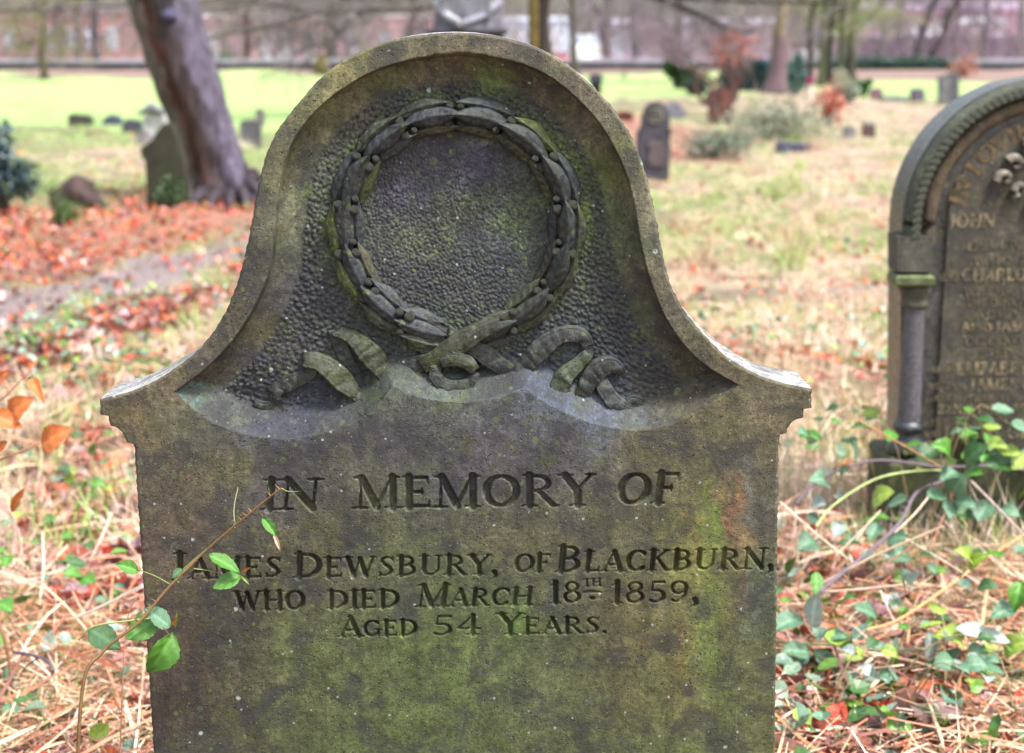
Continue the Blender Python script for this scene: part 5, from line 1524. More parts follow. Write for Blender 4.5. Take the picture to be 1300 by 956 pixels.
def shrub(name, label, x0, x1, y0, y1, d, n, size, pal, seed, stems=5, cat='shrub', hollow=.45, stemc=(96, 80, 70), w=None, ground=True):
    k = d / F_PX
    c = W((x0 + x1) / 2, (y0 + y1) / 2, d)
    root = empty(name, (float(c[0]), d, 0.0)); tag(root, label, cat)
    dims = ((x1 - x0) * k, (x1 - x0) * k * .8, (y1 - y0) * k)
    clump('foliage', root, c, dims, n, size, pal, seed, w=w, hollow=hollow)
    rs = np.random.RandomState(seed + 1)
    mb = MB()
    for q in range(stems):
        e = c + np.array([rs.uniform(-.35, .35) * dims[0], rs.uniform(-.2, .2) * dims[1], rs.uniform(-.1, .4) * dims[2]])
        b_ = np.array([c[0] + rs.uniform(-.1, .1) * dims[0], d + rs.uniform(-.05, .05), -.03])
        mb.tube(catmull(np.array([b_, (b_ + e) / 2 + rs.normal(0, .05, 3) * dims[0], e]), 4), np.linspace(.02, .006, 9) * max(1, d / 18), 5, lin(stemc))
    mb.build('stem', M['bark'], root)
    return root


shrub('evergreen_shrub', 'dark green evergreen shrub left of the orange leaved shrub', 838, 884, 58, 122, 50, 2600, .09, [(40, 110, 44), (24, 70, 34), (84, 150, 60), (20, 50, 40), (100, 92, 84)], 71)
shrub('rhododendron', 'wide dark blue green shrub between orange shrub and ivy trunk', 915, 988, 70, 124, 48, 4200, .08, [(34, 92, 84), (24, 66, 76), (40, 110, 92), (20, 44, 60), (76, 92, 120)], 72)
shrub('low_shrub', 'low grey stemmed shrub in front of the evergreen shrub', 860, 905, 96, 122, 44, 900, .07, [(70, 80, 70), (96, 104, 84), (60, 66, 70)], 73)
r_ = shrub('orange_shrub', 'small tree with bright orange leaves above the reddish headstone', 904, 954, 42, 84, 36, 420, .06, [(214, 112, 84), (226, 130, 100), (200, 96, 70)], 74, stems=10, hollow=.2, stemc=(120, 84, 80))
mb = MB(); rs = np.random.RandomState(9)
x9 = W(900, 120, 36)[0]
for q in range(5):
    e_ = np.array([x9 + rs.normal(0, .28), 36 + rs.normal(0, .1), .75 + .2 * rs.rand()])
    mb.tube(catmull(np.array([[x9 + rs.normal(0, .10), 36, -.03], [x9 + rs.normal(0, .22), 36, .4], e_]), 4), np.linspace(.06, .03, 9), 6, lin((124, 96, 92)))
    for k in range(4): grow(mb, e_, (rs.normal(0, .9), rs.normal(0, .4), rs.uniform(.1, 1)), rs.uniform(.7, 1.3), .022, 1, 4, .6, rs, lambda l_, r__: lin((150, 128, 142)) * r__.uniform(.7, 1.3), .0)
mb.build('twigs', M['twig'], r_)
shrub('ivy_clump', 'blue green ivy bush climbing beside the flared trunk', 998, 1022, 66, 122, 44, 1500, .07, [(120, 158, 150), (90, 136, 130), (146, 176, 160)], 75)
shrub('red_bush', 'bright red orange bush in front of the pointed headstone', 1038, 1068, 112, 160, D(160) + 1, 420, .04, [(216, 88, 62), (226, 110, 84), (196, 70, 54)], 76, hollow=.15)
shrub('green_bush', 'small bright green bush beside the low pinkish headstone', 1088, 1106, 100, 120, D(126) + 2, 500, .06, [(72, 140, 66), (52, 110, 56)], 77)
shrub('peach_shrub', 'peach coloured bare shrub below the railing at the right', 1208, 1240, 70, 100, 68, 420, .08, [(222, 160, 140), (206, 140, 120)], 78, hollow=.2)
shrub('pale_bush', 'pale greenish bush right of the red bush', 1066, 1096, 104, 130, D(132) + 1, 900, .06, [(190, 204, 180), (160, 180, 150), (214, 220, 204)], 79)
shrub('holly_bush', 'blue green leafy bush at the left frame edge', -40, 42, 150, 262, D(268), 2100, .028, [(70, 100, 112), (96, 130, 142), (44, 70, 66), (150, 176, 186), (96, 120, 60)], 80, w=[.3, .25, .2, .15, .1])
shrub('ivy_on_stone', 'ivy growing at the foot of the mossy headstone', 198, 236, 218, 266, D(268), 700, .022, [(90, 120, 70), (60, 90, 50), (120, 140, 110)], 81)
shrub('weed_clump', 'green weeds in front of the pointed rock', 58, 96, 255, 290, D(290), 600, .022, [(110, 150, 70), (80, 120, 60), (150, 170, 120)], 82)
shrub('green_hedge_bush', 'small green bush behind the railing right of the leaning tree', 272, 296, 66, 84, 73, 500, .1, [(80, 150, 90), (60, 120, 76)], 83)
shrub('yellow_bush', 'yellowish bush at the railing left of the wreath headstone', 400, 424, 68, 98, 69, 700, .09, [(196, 184, 130), (176, 160, 112)], 84)
shrub('bramble_mound', 'pale whitish green bramble mound in the middle distance', 930, 1050, 130, 180, D(178), 3000, .028, [(196, 200, 176), (140, 160, 124), (206, 210, 196), (170, 150, 130), (120, 140, 104)], 85, hollow=.1)
shrub('near_bramble', 'greenish bramble patch below the reddish headstone', 868, 950, 168, 198, D(200), 1500, .026, [(130, 156, 130), (110, 136, 108), (170, 182, 166), (150, 120, 104)], 86, hollow=.1)
0 and shrub('bramble_mound', 'pale bramble mound right of the small brown stone post', 1118, 1150, 150, 190, D(196), 500, .03, [(206, 190, 160), (180, 180, 140), (220, 200, 180)], 87)
# pink flowers
fl_root = empty('pink_flowers', (float(W(1026, 120, 44)[0]), 44, 0)); tag(fl_root, 'bright magenta flowers standing at the foot of the thicket', 'flowers')
clump('blossom', fl_root, W(1026, 104, 44), (.32, .3, .34), 260, .035, [(214, 50, 150), (230, 80, 170)], 90)
mb = MB(); p_ = W(1027, 118, 44)
mb.lathe([(.10, 0.0), (.13, .22), (.14, .24)], 12, (p_[0], 44, 0), lin((226, 216, 214))); mb.tube([(p_[0], 44, .1), (p_[0], 44, .4)], .02, 5, lin((60, 100, 50))); mb.build('pot', M['paint'], fl_root)

# ------------------------------------------------------------------ railing, walls, buildings, vehicles
rd = 72.5
wl = empty('roadside_rail', (0, rd, 0)); tag(wl, 'long low pale rail along the far side of the lawn', 'fence')
zt = float(W(650, 77.5, rd)[2])
sg = [(-30, 26), (26, 70)]
mb = MB(); mb.box((0, rd, zt), (110, .12, .17), lin((178, 178, 190)), bev=.02); mb.build('top_rail', M['metal'], wl, False)
mb = MB(); mb.box((0, rd + .35, zt - .33), (110, .3, .5), lin((62, 62, 70))); mb.build('under_rail_gap', M['brickfar'], wl, False)  # dark box painted for the shaded gap under the rail
pbx = MB(); pbx.box((0, 0, (zt - .1) / 2), (.12, .1, zt - .1), lin((92, 92, 100)), bev=.01)
pm0 = mesh_np('post', np.concatenate(pbx.v), np.concatenate(pbx.f4), M['metal'], False, {'Col': np.concatenate(pbx.c)})
for k in range(-18, 19):
    link('post', pm0, wl).location = (k * 2.2 + .4, rd - .1, 0)
hd = empty('ivy_hedge', (float(W(1130, 85, 71.6)[0]), 71.5, 0)); tag(hd, 'dark green ivy hedge covering the rail at the right', 'hedge')
clump('foliage', hd, W(1130, 83, 71.4), (5.0, .6, .62), 2600, .08, [(70, 110, 96), (50, 84, 74), (96, 128, 110)], 91, hollow=0)
for k, (cxp, seed) in enumerate(((1080, 92), (1170, 93))):
    clump('foliage', hd, W(cxp, 83, 71.4), (3.6, .6, .55), 1500, .08, [(70, 110, 96), (50, 84, 74), (96, 128, 110)], seed, hollow=0)


SC = []
mb = MB(); rs = np.random.RandomState(77)
for q in range(3800):
    yy = rs.uniform(73.5, 100); qx = rs.uniform(-250, 1550)
    if 722 < qx < 768 and q % 6: continue
    b0 = np.array([(qx - 650) / F_PX * yy, yy, 0.0]); hh_ = rs.uniform(.8, 4.2)
    t_ = np.array([rs.normal(0, .35), rs.normal(0, .2), 1]) * hh_
    b0[2] = rs.uniform(0, 1.6)
    P_ = np.array([b0, b0 + t_ * .5 + rs.normal(0, .12, 3), b0 + t_ + rs.normal(0, .25, 3)])
    cc = np.array(lin([(150, 134, 146), (156, 148, 128), (120, 104, 116), (166, 140, 140), (140, 146, 120)][rs.choice(5, p=[.3, .25, .2, .15, .1])]))
    if 1085 < qx and rs.rand() < .5: cc = np.array(lin((128, 100, 120)))
    mb.tube(P_, np.array([.022, .015, .006]) * rs.uniform(.5, 1.6), 3, cc, cap=False)
tag(mb.build('twiggy_scrub', M['twig']), 'bare purple grey scrub growing along the railing beyond the lawn', 'scrub', kind='stuff')


def building(name, label, x0, x1, ytop, d, depth_, wall, roofc, wins, gable=False, rooft=6, band_=None):
    k = d / F_PX
    a = W(x0, ytop, d); b_ = W(x1, ytop, d)
    h = a[2]; w = b_[0] - a[0]; cx_ = (a[0] + b_[0]) / 2
    root = empty(name, (float(cx_), d + depth_ / 2, 0)); tag(root, label, 'building')
    mb = MB(); mb.box((cx_, d + depth_ / 2, h / 2 - .5), (w, depth_, h + 1), lin(wall)); mb.build('wall', M['brickfar'], root, False)
    mb = MB(); rh = rooft * k
    if gable:
        mb.prism(ccw([(cx_ - w / 2 - .3, h), (cx_ + w / 2 + .3, h), (cx_, h + rh)]), d - .3, d + depth_ + .3, lin(roofc))
    else:
        V = [(cx_ - w / 2 - .3, d - .4, h), (cx_ + w / 2 + .3, d - .4, h), (cx_ + w / 2 + .3, d + depth_ + .4, h), (cx_ - w / 2 - .3, d + depth_ + .4, h), (cx_ - w / 2 + .6, d + depth_ / 2, h + rh), (cx_ + w / 2 - .6, d + depth_ / 2, h + rh)]
        mb.add(V, [(0, 1, 5, 4), (2, 3, 4, 5)], lin(roofc)); mb.add(V, [(1, 2, 5), (3, 0, 4)], lin(roofc))
    mb.build('roof', M['brickfar'], root, False)
    for wx0, wx1, wy0, wy1, cc in wins:
        p0 = W(wx0, wy0, d); p1 = W(wx1, wy1, d)
        mb = MB(); mb.box(((p0[0] + p1[0]) / 2, d - .02, (p0[2] + p1[2]) / 2), (p1[0] - p0[0], .16, p0[2] - p1[2]), lin((214, 210, 214))); f_ = mb.build('window', M['paint'], root, False)
        mb = MB(); mb.box(((p0[0] + p1[0]) / 2, d - .1, (p0[2] + p1[2]) / 2), ((p1[0] - p0[0]) * .84, .06, (p0[2] - p1[2]) * .84), lin(cc)); pn = mb.build('pane', M['glass'], None, False); pn.parent = f_
    return root


ld = 150
pale = (190, 200, 220)
building('brick_warehouse', 'long reddish brick building with pale bays behind the left trees', -260, 172, 14, ld, 14, (176, 120, 120), (120, 110, 120),
         [(x_, x_ + 16, 34, 64, pale) for x_ in range(56, 160, 26)] + [(x_, x_ + 16, 34, 64, pale) for x_ in range(-230, 30, 26)], rooft=5)
building('pink_brick_house', 'pinkish brick building with pale panels behind the leaning tree', 200, 548, 22, ld + 8, 14, (186, 146, 150), (170, 160, 168),
         [(x_, x_ + 17, 40, 78, (206, 206, 214)) for x_ in (232, 262, 330, 352, 386, 440, 480, 520)], rooft=5)
building('blue_grey_shed', 'pale blue grey shed seen between the trunks right of the monument', 636, 726, 26, 170, 10, (196, 206, 220), (170, 176, 190), [(650, 664, 40, 70, (232, 236, 244)), (700, 712, 34, 66, (226, 230, 240))], rooft=6)
building('mauve_building', 'mauve building behind the purple twigs right of the van', 760, 1000, 30, 170, 12, (170, 150, 172), (160, 150, 170), [(x_, x_ + 12, 44, 72, (196, 204, 224)) for x_ in (778, 820, 862, 902)], rooft=8)
building('low_brown_wall_house', 'long low brown walled building behind the railing at right', 1085, 1330, 47, 120, 8, (104, 86, 104), (150, 136, 156), [], rooft=3)
building('white_gable_house', 'white gabled roof above the brown wall at right', 1176, 1214, 44, 128, 8, (196, 170, 160), (236, 236, 240), [], gable=True, rooft=11)
building('white_roof_house', 'second white roof farther right above the brown wall', 1236, 1276, 30, 150, 8, (206, 180, 190), (236, 236, 244), [(1244, 1252, 34, 42, (120, 120, 140)), (1260, 1268, 34, 42, (120, 120, 140))], gable=True, rooft=10)
building('red_brick_terrace', 'reddish brick terrace far behind the right hand trees', 1090, 1420, 12, 180, 12, (186, 142, 156), (150, 130, 150), [(x_, x_ + 9, 22, 36, (206, 200, 220)) for x_ in range(1100, 1400, 28)], rooft=12)


def vehicle(name, label, x0, x1, ytop, ybot, d, bodyc, glassc, length, cat, lightc=None):
    a = W(x0, ytop, d); b_ = W(x1, ybot, d)
    w = b_[0] - a[0]; h = a[2] - b_[2]; cx_ = (a[0] + b_[0]) / 2; zb = b_[2]
    root = empty(name, (float(cx_), d, float(zb))); tag(root, label, cat)
    pr = [(0, .18), (.02, .55), (.10, .62), (.22, .98), (.30, 1.0), (.96, 1.0), (1.0, .9), (1.0, .18)]
    V = []; n = len(pr)
    for sx_ in (-1, 1):
        for (l_, z_) in pr: V.append((cx_ + sx_ * w / 2 * (1 - .10 * max(0, z_ - .6)), d + l_ * length, zb + z_ * h))
    F = [(k, (k + 1) % n, n + (k + 1) % n, n + k) for k in range(n)]
    mb = MB(); mb.add(V, F, lin(bodyc))
    for s0 in (0, n): mb.add(V, [(s0, s0 + k, s0 + k + 1) for k in range(1, n - 1)], lin(bodyc))
    mb.build('body', M['paint'], root, False)
    mb = MB(); V = [(cx_ + sx_ * w * .42, d + l_ * length - .03, zb + z_ * h) for l_, z_ in ((.105, .64), (.21, .95)) for sx_ in (-1, 1)]
    mb.add(V, [(0, 1, 3, 2)], lin(glassc)); mb.build('windscreen', M['glass'], root, False)
    for sx_ in (-1, 1):
        for l_ in (.17, .82):
            mb = MB(); a_ = np.linspace(0, 2 * math.pi, 15)[:-1]
            xw = cx_ + sx_ * (w / 2 - .1)
            V = [(xw + q, d + l_ * length + .32 * math.cos(t), zb + .32 + .32 * math.sin(t)) for q in (-.1, .1) for t in a_] + [(xw - .1, d + l_ * length, zb + .32), (xw + .1, d + l_ * length, zb + .32)]
            m_ = len(a_)
            mb.add(V, [(k, (k + 1) % m_, m_ + (k + 1) % m_, m_ + k) for k in range(m_)], lin((30, 30, 32)))
            mb.add(V, [(2 * m_, (k + 1) % m_, k) for k in range(m_)] + [(2 * m_ + 1, m_ + k, m_ + (k + 1) % m_) for k in range(m_)], lin((60, 60, 64)))
            mb.build('wheel', M['metal'], root)
        mb = MB(); mb.box((cx_ + sx_ * w * .38, d + .02, zb + .42 * h), (w * .14, .08, h * .1), lin(lightc or (240, 240, 235))); mb.build('headlight', M['glass'], root, False)
    return root


vehicle('white_van', 'white van parked on the road beyond the railing', 729, 761, 44, 80, 112, (240, 240, 240), (150, 165, 190), 4.8, 'van')
vehicle('red_car', 'red car partly hidden left of the white van', 696, 722, 66, 82, 118, (210, 40, 60), (90, 90, 100), 4.0, 'car')
vehicle('blue_car', 'blue and white car glimpsed between the thin trunks of the thicket', 1044, 1072, 40, 60, 140, (120, 150, 220), (236, 240, 248), 4.2, 'car')
# litter bin peeping out right of the main stone
bd = D(122)
bc = W(756, 122, bd)
root = empty('litter_bin', (float(bc[0]), bd, 0)); tag(root, 'black litter bin on the lawn, peeping out right of the wreath headstone', 'bin')
mb = MB(); mb.box((bc[0], bd, .28), (.30, .34, .62), lin((26, 28, 36)), bev=.03); mb.build('body', M['paint'], root, False)
tz = float(W(756, 98, bd)[2])
mb = MB(); mb.box((bc[0], bd, tz - .05), (.42, .44, .14), lin((34, 36, 52)), taper=.85, bev=.03); mb.build('lid', M['paint'], root, False)

# ------------------------------------------------------------------ leaves and canes close to the camera
def leaf_mesh(seed, serr=.022, fold=.22, curl=.15, wid=.34, colr=(.1, .3, .05), vein=None):
    rs = np.random.RandomState(seed)
    nu, nv = 15, 9
    V = []; C = []
    vein = np.array(colr) * 1.5 + .02 if vein is None else np.array(vein)
    for a in range(nu):
        t = a / (nu - 1)
        w = wid * (math.sin(math.pi * t ** .82) ** .85 if 0 < t < 1 else .015)
        w *= 1 + (serr * 2 * (1 if a % 2 else -1) if 0 < a < nu - 1 else 0)
        for b_ in range(nv):
            v = -1 + 2 * b_ / (nv - 1)
            x = v * w + .02 * math.sin(t * 3 + seed)
            z = fold * abs(v) * w * 1.2 - curl * (t - .4) ** 2 * 1.3 + .016 * math.sin((t * 7 - abs(v) * 2.2) * math.pi) * (1 - (abs(v) < .1)) + .02 * math.sin(v * 3 + seed)
            V.append((x, t, z))
            f = 1.0 if abs(v) < .1 else max(0, math.sin((t * 7 - abs(v) * 2.2) * math.pi)) ** 6 * .45
            C.append(np.array(colr) * (1 - f) + vein * f + rs.normal(0, .006, 3))
    # short stalk
    i = np.arange(nu * nv).reshape(nu, nv)
    Fq = np.stack([i[:-1, :-1], i[:-1, 1:], i[1:, 1:], i[1:, :-1]], -1).reshape(-1, 4)
    return mesh_np('leaf', V, Fq, M['leaf'], True, {'Col': np.clip(np.array(C), .004, .9)})


PAL = {'deep': (.030, .10, .022), 'green': (.075, .22, .025), 'lime': (.24, .34, .05), 'sheen': (.10, .21, .12), 'white': (.30, .37, .34), 'rust': (.62, .17, .04), 'pink': (.60, .36, .28)}  # sheen and white carry the wet leaves' sky reflection as colour
LEAF = {k: [leaf_mesh(10 * i + q, colr=c, fold=.12 + .12 * q, curl=.1 + .25 * q, wid=.30 + .03 * q) for q in range(3)] for i, (k, c) in enumerate(PAL.items())}


def place_leaf(parent, p0, p1, kind, nrm=None, wk=1.0, q=None):
    p0 = np.array(p0, float); p1 = np.array(p1, float)
    L = np.linalg.norm(p1 - p0); yv = (p1 - p0) / L
    nrm = np.array([0, -1, .5]) if nrm is None else np.array(nrm, float)
    zv = nrm - yv * (nrm @ yv); zv /= np.linalg.norm(zv)
    xv = np.cross(yv, zv)
    me = LEAF[kind][random.randint(0, 2) if q is None else q]
    o = bpy.data.objects.new('leaf', me); col.objects.link(o); o.parent = parent
    o.matrix_parent_inverse = Matrix.Translation(parent.location).inverted()
    m = Matrix(((xv[0] * L * wk * .86, yv[0] * L, zv[0] * L, p0[0]), (xv[1] * L * wk * .86, yv[1] * L, zv[1] * L, p0[1]), (xv[2] * L * wk * .86, yv[2] * L, zv[2] * L, p0[2]), (0, 0, 0, 1)))
    o.matrix_basis = m
    return o


def cane(parent, pts, r0, r1, colr, name='stem', y=None, thorns=0):
    P = np.array([W(p[0], p[1], p[2] if len(p) > 2 else y) for p in pts])
    P = catmull(P, 7) if len(P) > 2 else P
    mb = MB(); mb.tube(P, np.linspace(r0, r1, len(P)), 7, colr)
    for k in range(thorns):
        i = random.randint(1, len(P) - 2)
        t = P[i + 1] - P[i]; n_ = np.cross(t, [random.random() - .5, 1, random.random() - .5]); n_ /= np.linalg.norm(n_)
        mb.tube([P[i], P[i] + n_ * r0 * 2.0 + t * .1, P[i] + n_ * r0 * 3.4], [r0 * .6, r0 * .3, r0 * .05], 4, colr * 1.1)
    return mb.build(name, M['stalk'], parent)


random.seed(21)
brown = np.array((.15, .085, .035)); grn = np.array((.16, .21, .05)); pur = np.array((.11, .08, .10)); orng = np.array((.55, .30, .14))
YS = 1.93
sp_root = empty('bramble_sprig', (float(W(150, 1400, 1.85)[0]), 1.85, 0.0))
tag(sp_root, 'thin bramble sprig with green leaves crossing the lower left of the wreath headstone', 'plant')
cane(sp_root, [(90, 1420, 1.80), (96, 1100, 1.82), (104, 880, 1.85), (130, 828, 1.87), (176, 790, 1.89), (214, 746, 1.91), (256, 704, YS), (300, 666, YS), (340, 633, YS), (357, 620, YS)], .0027, .0012, brown, thorns=20)
cane(sp_root, [(357, 620, YS), (366, 624, YS), (379, 624, YS)], .0008, .0005, grn)
cane(sp_root, [(298, 670, YS), (297, 645, YS), (302, 619, YS)], .0009, .0006, np.array((.4, .42, .26)))
cane(sp_root, [(343, 632, YS), (341, 619, YS)], .0007, .0004, grn)
cane(sp_root, [(330, 650, YS), (336, 660, YS)], .0007, .0004, brown)
cane(sp_root, [(262, 698, YS), (240, 716, YS), (226, 730, YS)], .0011, .0009, grn)
cane(sp_root, [(216, 742, YS), (196, 731, YS), (172, 722, YS)], .0010, .0006, grn)
cane(sp_root, [(246, 722, YS), (262, 724, YS), (277, 727, YS)], .0009, .0006, grn)
cane(sp_root, [(190, 785, 1.9), (165, 788, 1.89), (120, 795, 1.88), (100, 812, 1.88)], .0014, .0010, np.array((.26, .26, .10)))
cane(sp_root, [(207, 796, 1.9), (214, 805, 1.9), (217, 812, 1.9)], .0008, .0005, brown)
for (x0, y0, x1, y1, k, wk, q, ny) in ((265, 704, 305, 726, 'green', .85, 0, (.1, -.5, 1)), (306, 729, 270, 747, 'green', 1.15, 0, (-.3, -1, .8)), (333, 657, 352, 680, 'green', .75, 1, (.3, -1, .3)),
                                  (347, 678, 356, 699, 'pink', .4, 1, (.3, -1, .3)), (217, 795, 183, 772, 'sheen', 1.2, 0, (0, -.7, 1)), (200, 782, 160, 812, 'green', 1.35, 0, (-.1, -1, .5)), (113, 797, 152, 823, 'deep', 1.2, 1, (.1, -1, .9)),
                                  (220, 805, 190, 860, 'green', 1.0, 2, (.35, -1, -.1)), (176, 724, 148, 716, 'green', 1.1, 1, (0, -1, .8)), (232, 722, 218, 733, 'deep', 1.0, 1, (0, -1, .8)), (222, 726, 226, 738, 'green', .8, 2, (0, -1, .5)),
                                  (306, 727, 318, 720, 'rust', .3, 0, None), (305, 730, 316, 742, 'lime', .3, 0, None), (218, 795, 224, 784, 'rust', .35, 0, None), (222, 797, 224, 778, 'lime', .3, 0, None)):
    yy = 1.915 if y0 > 760 else YS - .005
    place_leaf(sp_root, W(x0, y0, yy), W(x1, y1, yy - .012), k, ny, wk, q)
tw = empty('dry_twig', (float(W(162, 1300, 1.95)[0]), 1.95, 0)); tag(tw, 'bare reddish dry twig standing at the left side of the wreath headstone', 'twig')
cane(tw, [(150, 1300, 1.96), (152, 1000, 1.96), (156, 866, 1.96), (160, 800, 1.96), (166, 772, 1.96), (177, 755, 1.96)], .0013, .0006, np.array((.42, .22, .16)), thorns=8)

bt = empty('beech_seedling', (float(W(-60, 1300, 1.5)[0]), 1.5, 0)); tag(bt, 'blurred orange brown beech leaves on a twig at the left frame edge', 'plant')
cane(bt, [(-70, 1700, 1.5), (-60, 900, 1.5), (-30, 600, 1.5), (0, 584, 1.5), (30, 572, 1.5), (50, 563, 1.5)], .0022, .0009, np.array((.34, .18, .12)))
cane(bt, [(-50, 700, 1.5), (-20, 540, 1.5), (10, 500, 1.5), (40, 470, 1.5)], .0014, .0007, np.array((.34, .18, .12)))
for (x0, y0, x1, y1, k, wk) in ((50, 566, 84, 545, 'rust', 1.1), (-14, 524, 24, 540, 'rust', .9), (8, 532, 36, 506, 'rust', 1.1), (40, 478, 52, 506, 'rust', .6), (-4, 488, 6, 472, 'rust', .8), (-10, 580, 8, 560, 'rust', .8), (14, 650, 30, 620, 'rust', .5), (-16, 640, 14, 656, 'pink', 1.2)):
    place_leaf(bt, W(x0, y0, 1.5), W(x1, y1, 1.48), k, (0, -1, .6), wk)

# canes and leaves traced in front of the second headstone
rb = empty('bramble', (float(W(1240, 640, 3.5)[0]), 3.5, 0)); tag(rb, 'bramble with long purple canes and pale leaves before the column of the right headstone', 'plant')
cane(rb, [(1010, 640, 3.3), (1040, 610, 3.4), (1108, 585, 3.5), (1194, 593, 3.5), (1253, 592, 3.5), (1330, 600, 3.5)], .0030, .0036, pur, thorns=14)
cane(rb, [(1040, 752, 3.0), (1049, 744, 3.05), (1136, 671, 3.3), (1163, 626, 3.4), (1194, 612, 3.5), (1230, 600, 3.55)], .0052, .0030, pur * 1.3, thorns=10)
cane(rb, [(1036, 668, 3.3), (1060, 640, 3.35), (1118, 606, 3.4), (1191, 597, 3.45), (1230, 606, 3.45)], .0030, .0024, np.array((.34, .42, .16)))
cane(rb, [(1090, 532, 3.3), (1101, 540, 3.3), (1150, 567, 3.4), (1194, 593, 3.5)], .0022, .0020, orng * .8)
cane(rb, [(1229, 607, 3.4), (1262, 640, 3.3), (1304, 684, 3.2)], .0030, .0026, np.array((.45, .34, .30)))
cane(rb, [(1180, 700, 3.2), (1200, 650, 3.4), (1215, 620, 3.4)], .0018, .0016, np.array((.36, .14, .10)))
for (cx_, cy_, k, L, an) in ((1206, 602, 'sheen', 22, 200), (1188, 628, 'sheen', 22, 190), (1214, 617, 'sheen', 28, 60), (1206, 646, 'sheen', 26, 275), (1226, 638, 'sheen', 30, -15), (1248, 648, 'sheen', 30, 250), (1280, 648, 'sheen', 26, -10),
                           (1141, 636, 'sheen', 26, 20), (1118, 630, 'lime', 30, 30), (1063, 671, 'white', 18, 260), (1028, 690, 'sheen', 24, 185), (1110, 674, 'sheen', 24, 240), (1138, 682, 'sheen', 26, 10), (1140, 704, 'sheen', 26, 200),
                           (1200, 572, 'green', 28, 130), (1236, 576, 'deep', 36, 40), (1262, 565, 'lime', 30, 10), (1282, 572, 'lime', 30, -20), (1270, 588, 'deep', 34, 190), (1296, 584, 'lime', 26, 220), (1298, 544, 'sheen', 30, 160), (1236, 600, 'green', 24, 10),
                           (1036, 640, 'white', 20, 30), (1044, 610, 'sheen', 22, 150), (1085, 574, 'sheen', 26, 100), (1070, 600, 'sheen', 20, 60), (1024, 552, 'sheen', 20, 120)):
    a_ = R(an); p = W(cx_ - L / 2 * math.cos(a_), cy_ + L / 2 * math.sin(a_), 3.42); q_ = W(cx_ + L / 2 * math.cos(a_), cy_ - L / 2 * math.sin(a_), 3.38)
    place_leaf(rb, p, q_, k, (random.uniform(-.4, .4), -.8, 1), random.uniform(1.2, 1.6))
rb2 = empty('bramble', (float(W(1090, 820, 2.95)[0]), 2.95, 0)); tag(rb2, 'low bramble trailing along the bottom right with silvery and bright green leaves', 'plant')
cane(rb2, [(960, 812, 2.95), (1000, 816, 2.95), (1091, 820, 2.95), (1163, 826, 2.95), (1281, 826, 2.95), (1340, 820, 2.95)], .0030, .0026, np.array((.20, .24, .10)), thorns=22)
cane(rb2, [(1100, 800, 3.0), (1149, 782, 3.05), (1253, 709, 3.3), (1310, 672, 3.4)], .0032, .0026, orng, thorns=6)
for (cx_, cy_, k, L, an) in ((1034, 775, 'white', 44, 80), (1060, 806, 'sheen', 34, 0), (1098, 775, 'sheen', 34, 160), (1182, 818, 'white', 34, 100), (1212, 808, 'lime', 34, 150), (1010, 826, 'sheen', 34, 180), (1052, 845, 'sheen', 56, -50),
                           (1060, 854, 'green', 40, -60), (1132, 852, 'green', 34, 90), (1160, 860, 'deep', 36, 180), (1192, 850, 'deep', 34, 160), (1205, 838, 'sheen', 34, 60), (1236, 800, 'white', 46, 170), (1262, 808, 'white', 46, -20), (1275, 776, 'sheen', 34, 200),
                           (1292, 756, 'green', 40, 260), (1252, 744, 'deep', 26, 10), (1262, 858, 'green', 44, 150), (1020, 860, 'green', 30, 20), (1158, 738, 'white', 22, 80), (1146, 732, 'sheen', 22, 100), (1240, 712, 'lime', 32, 40), (1228, 706, 'lime', 26, 120),
                           (1000, 790, 'sheen', 40, 200), (1085, 830, 'lime', 26, 210), (1240, 830, 'sheen', 30, 250), (1290, 820, 'lime', 40, 30), (1036, 740, 'green', 30, 270), (1075, 760, 'green', 24, 30), (1190, 880, 'sheen', 40, 200), (1100, 890, 'green', 40, 20)):
    a_ = R(an); p = W(cx_ - L / 2 * math.cos(a_), cy_ + L / 2 * math.sin(a_), 2.93); q_ = W(cx_ + L / 2 * math.cos(a_), cy_ - L / 2 * math.sin(a_), 2.90)
    place_leaf(rb2, p, q_, k, (random.uniform(-.5, .5), -.7, 1), random.uniform(.9, 1.3))
    cane(rb2, [(cx_ - L / 2 * math.cos(a_), cy_ + L / 2 * math.sin(a_), 2.93), (cx_ - L * .9 * math.cos(a_), cy_ + L * .7 * math.sin(a_) + 8, 2.95)], .0010, .0012, np.array((.26, .22, .10)), name='leaf_stalk')
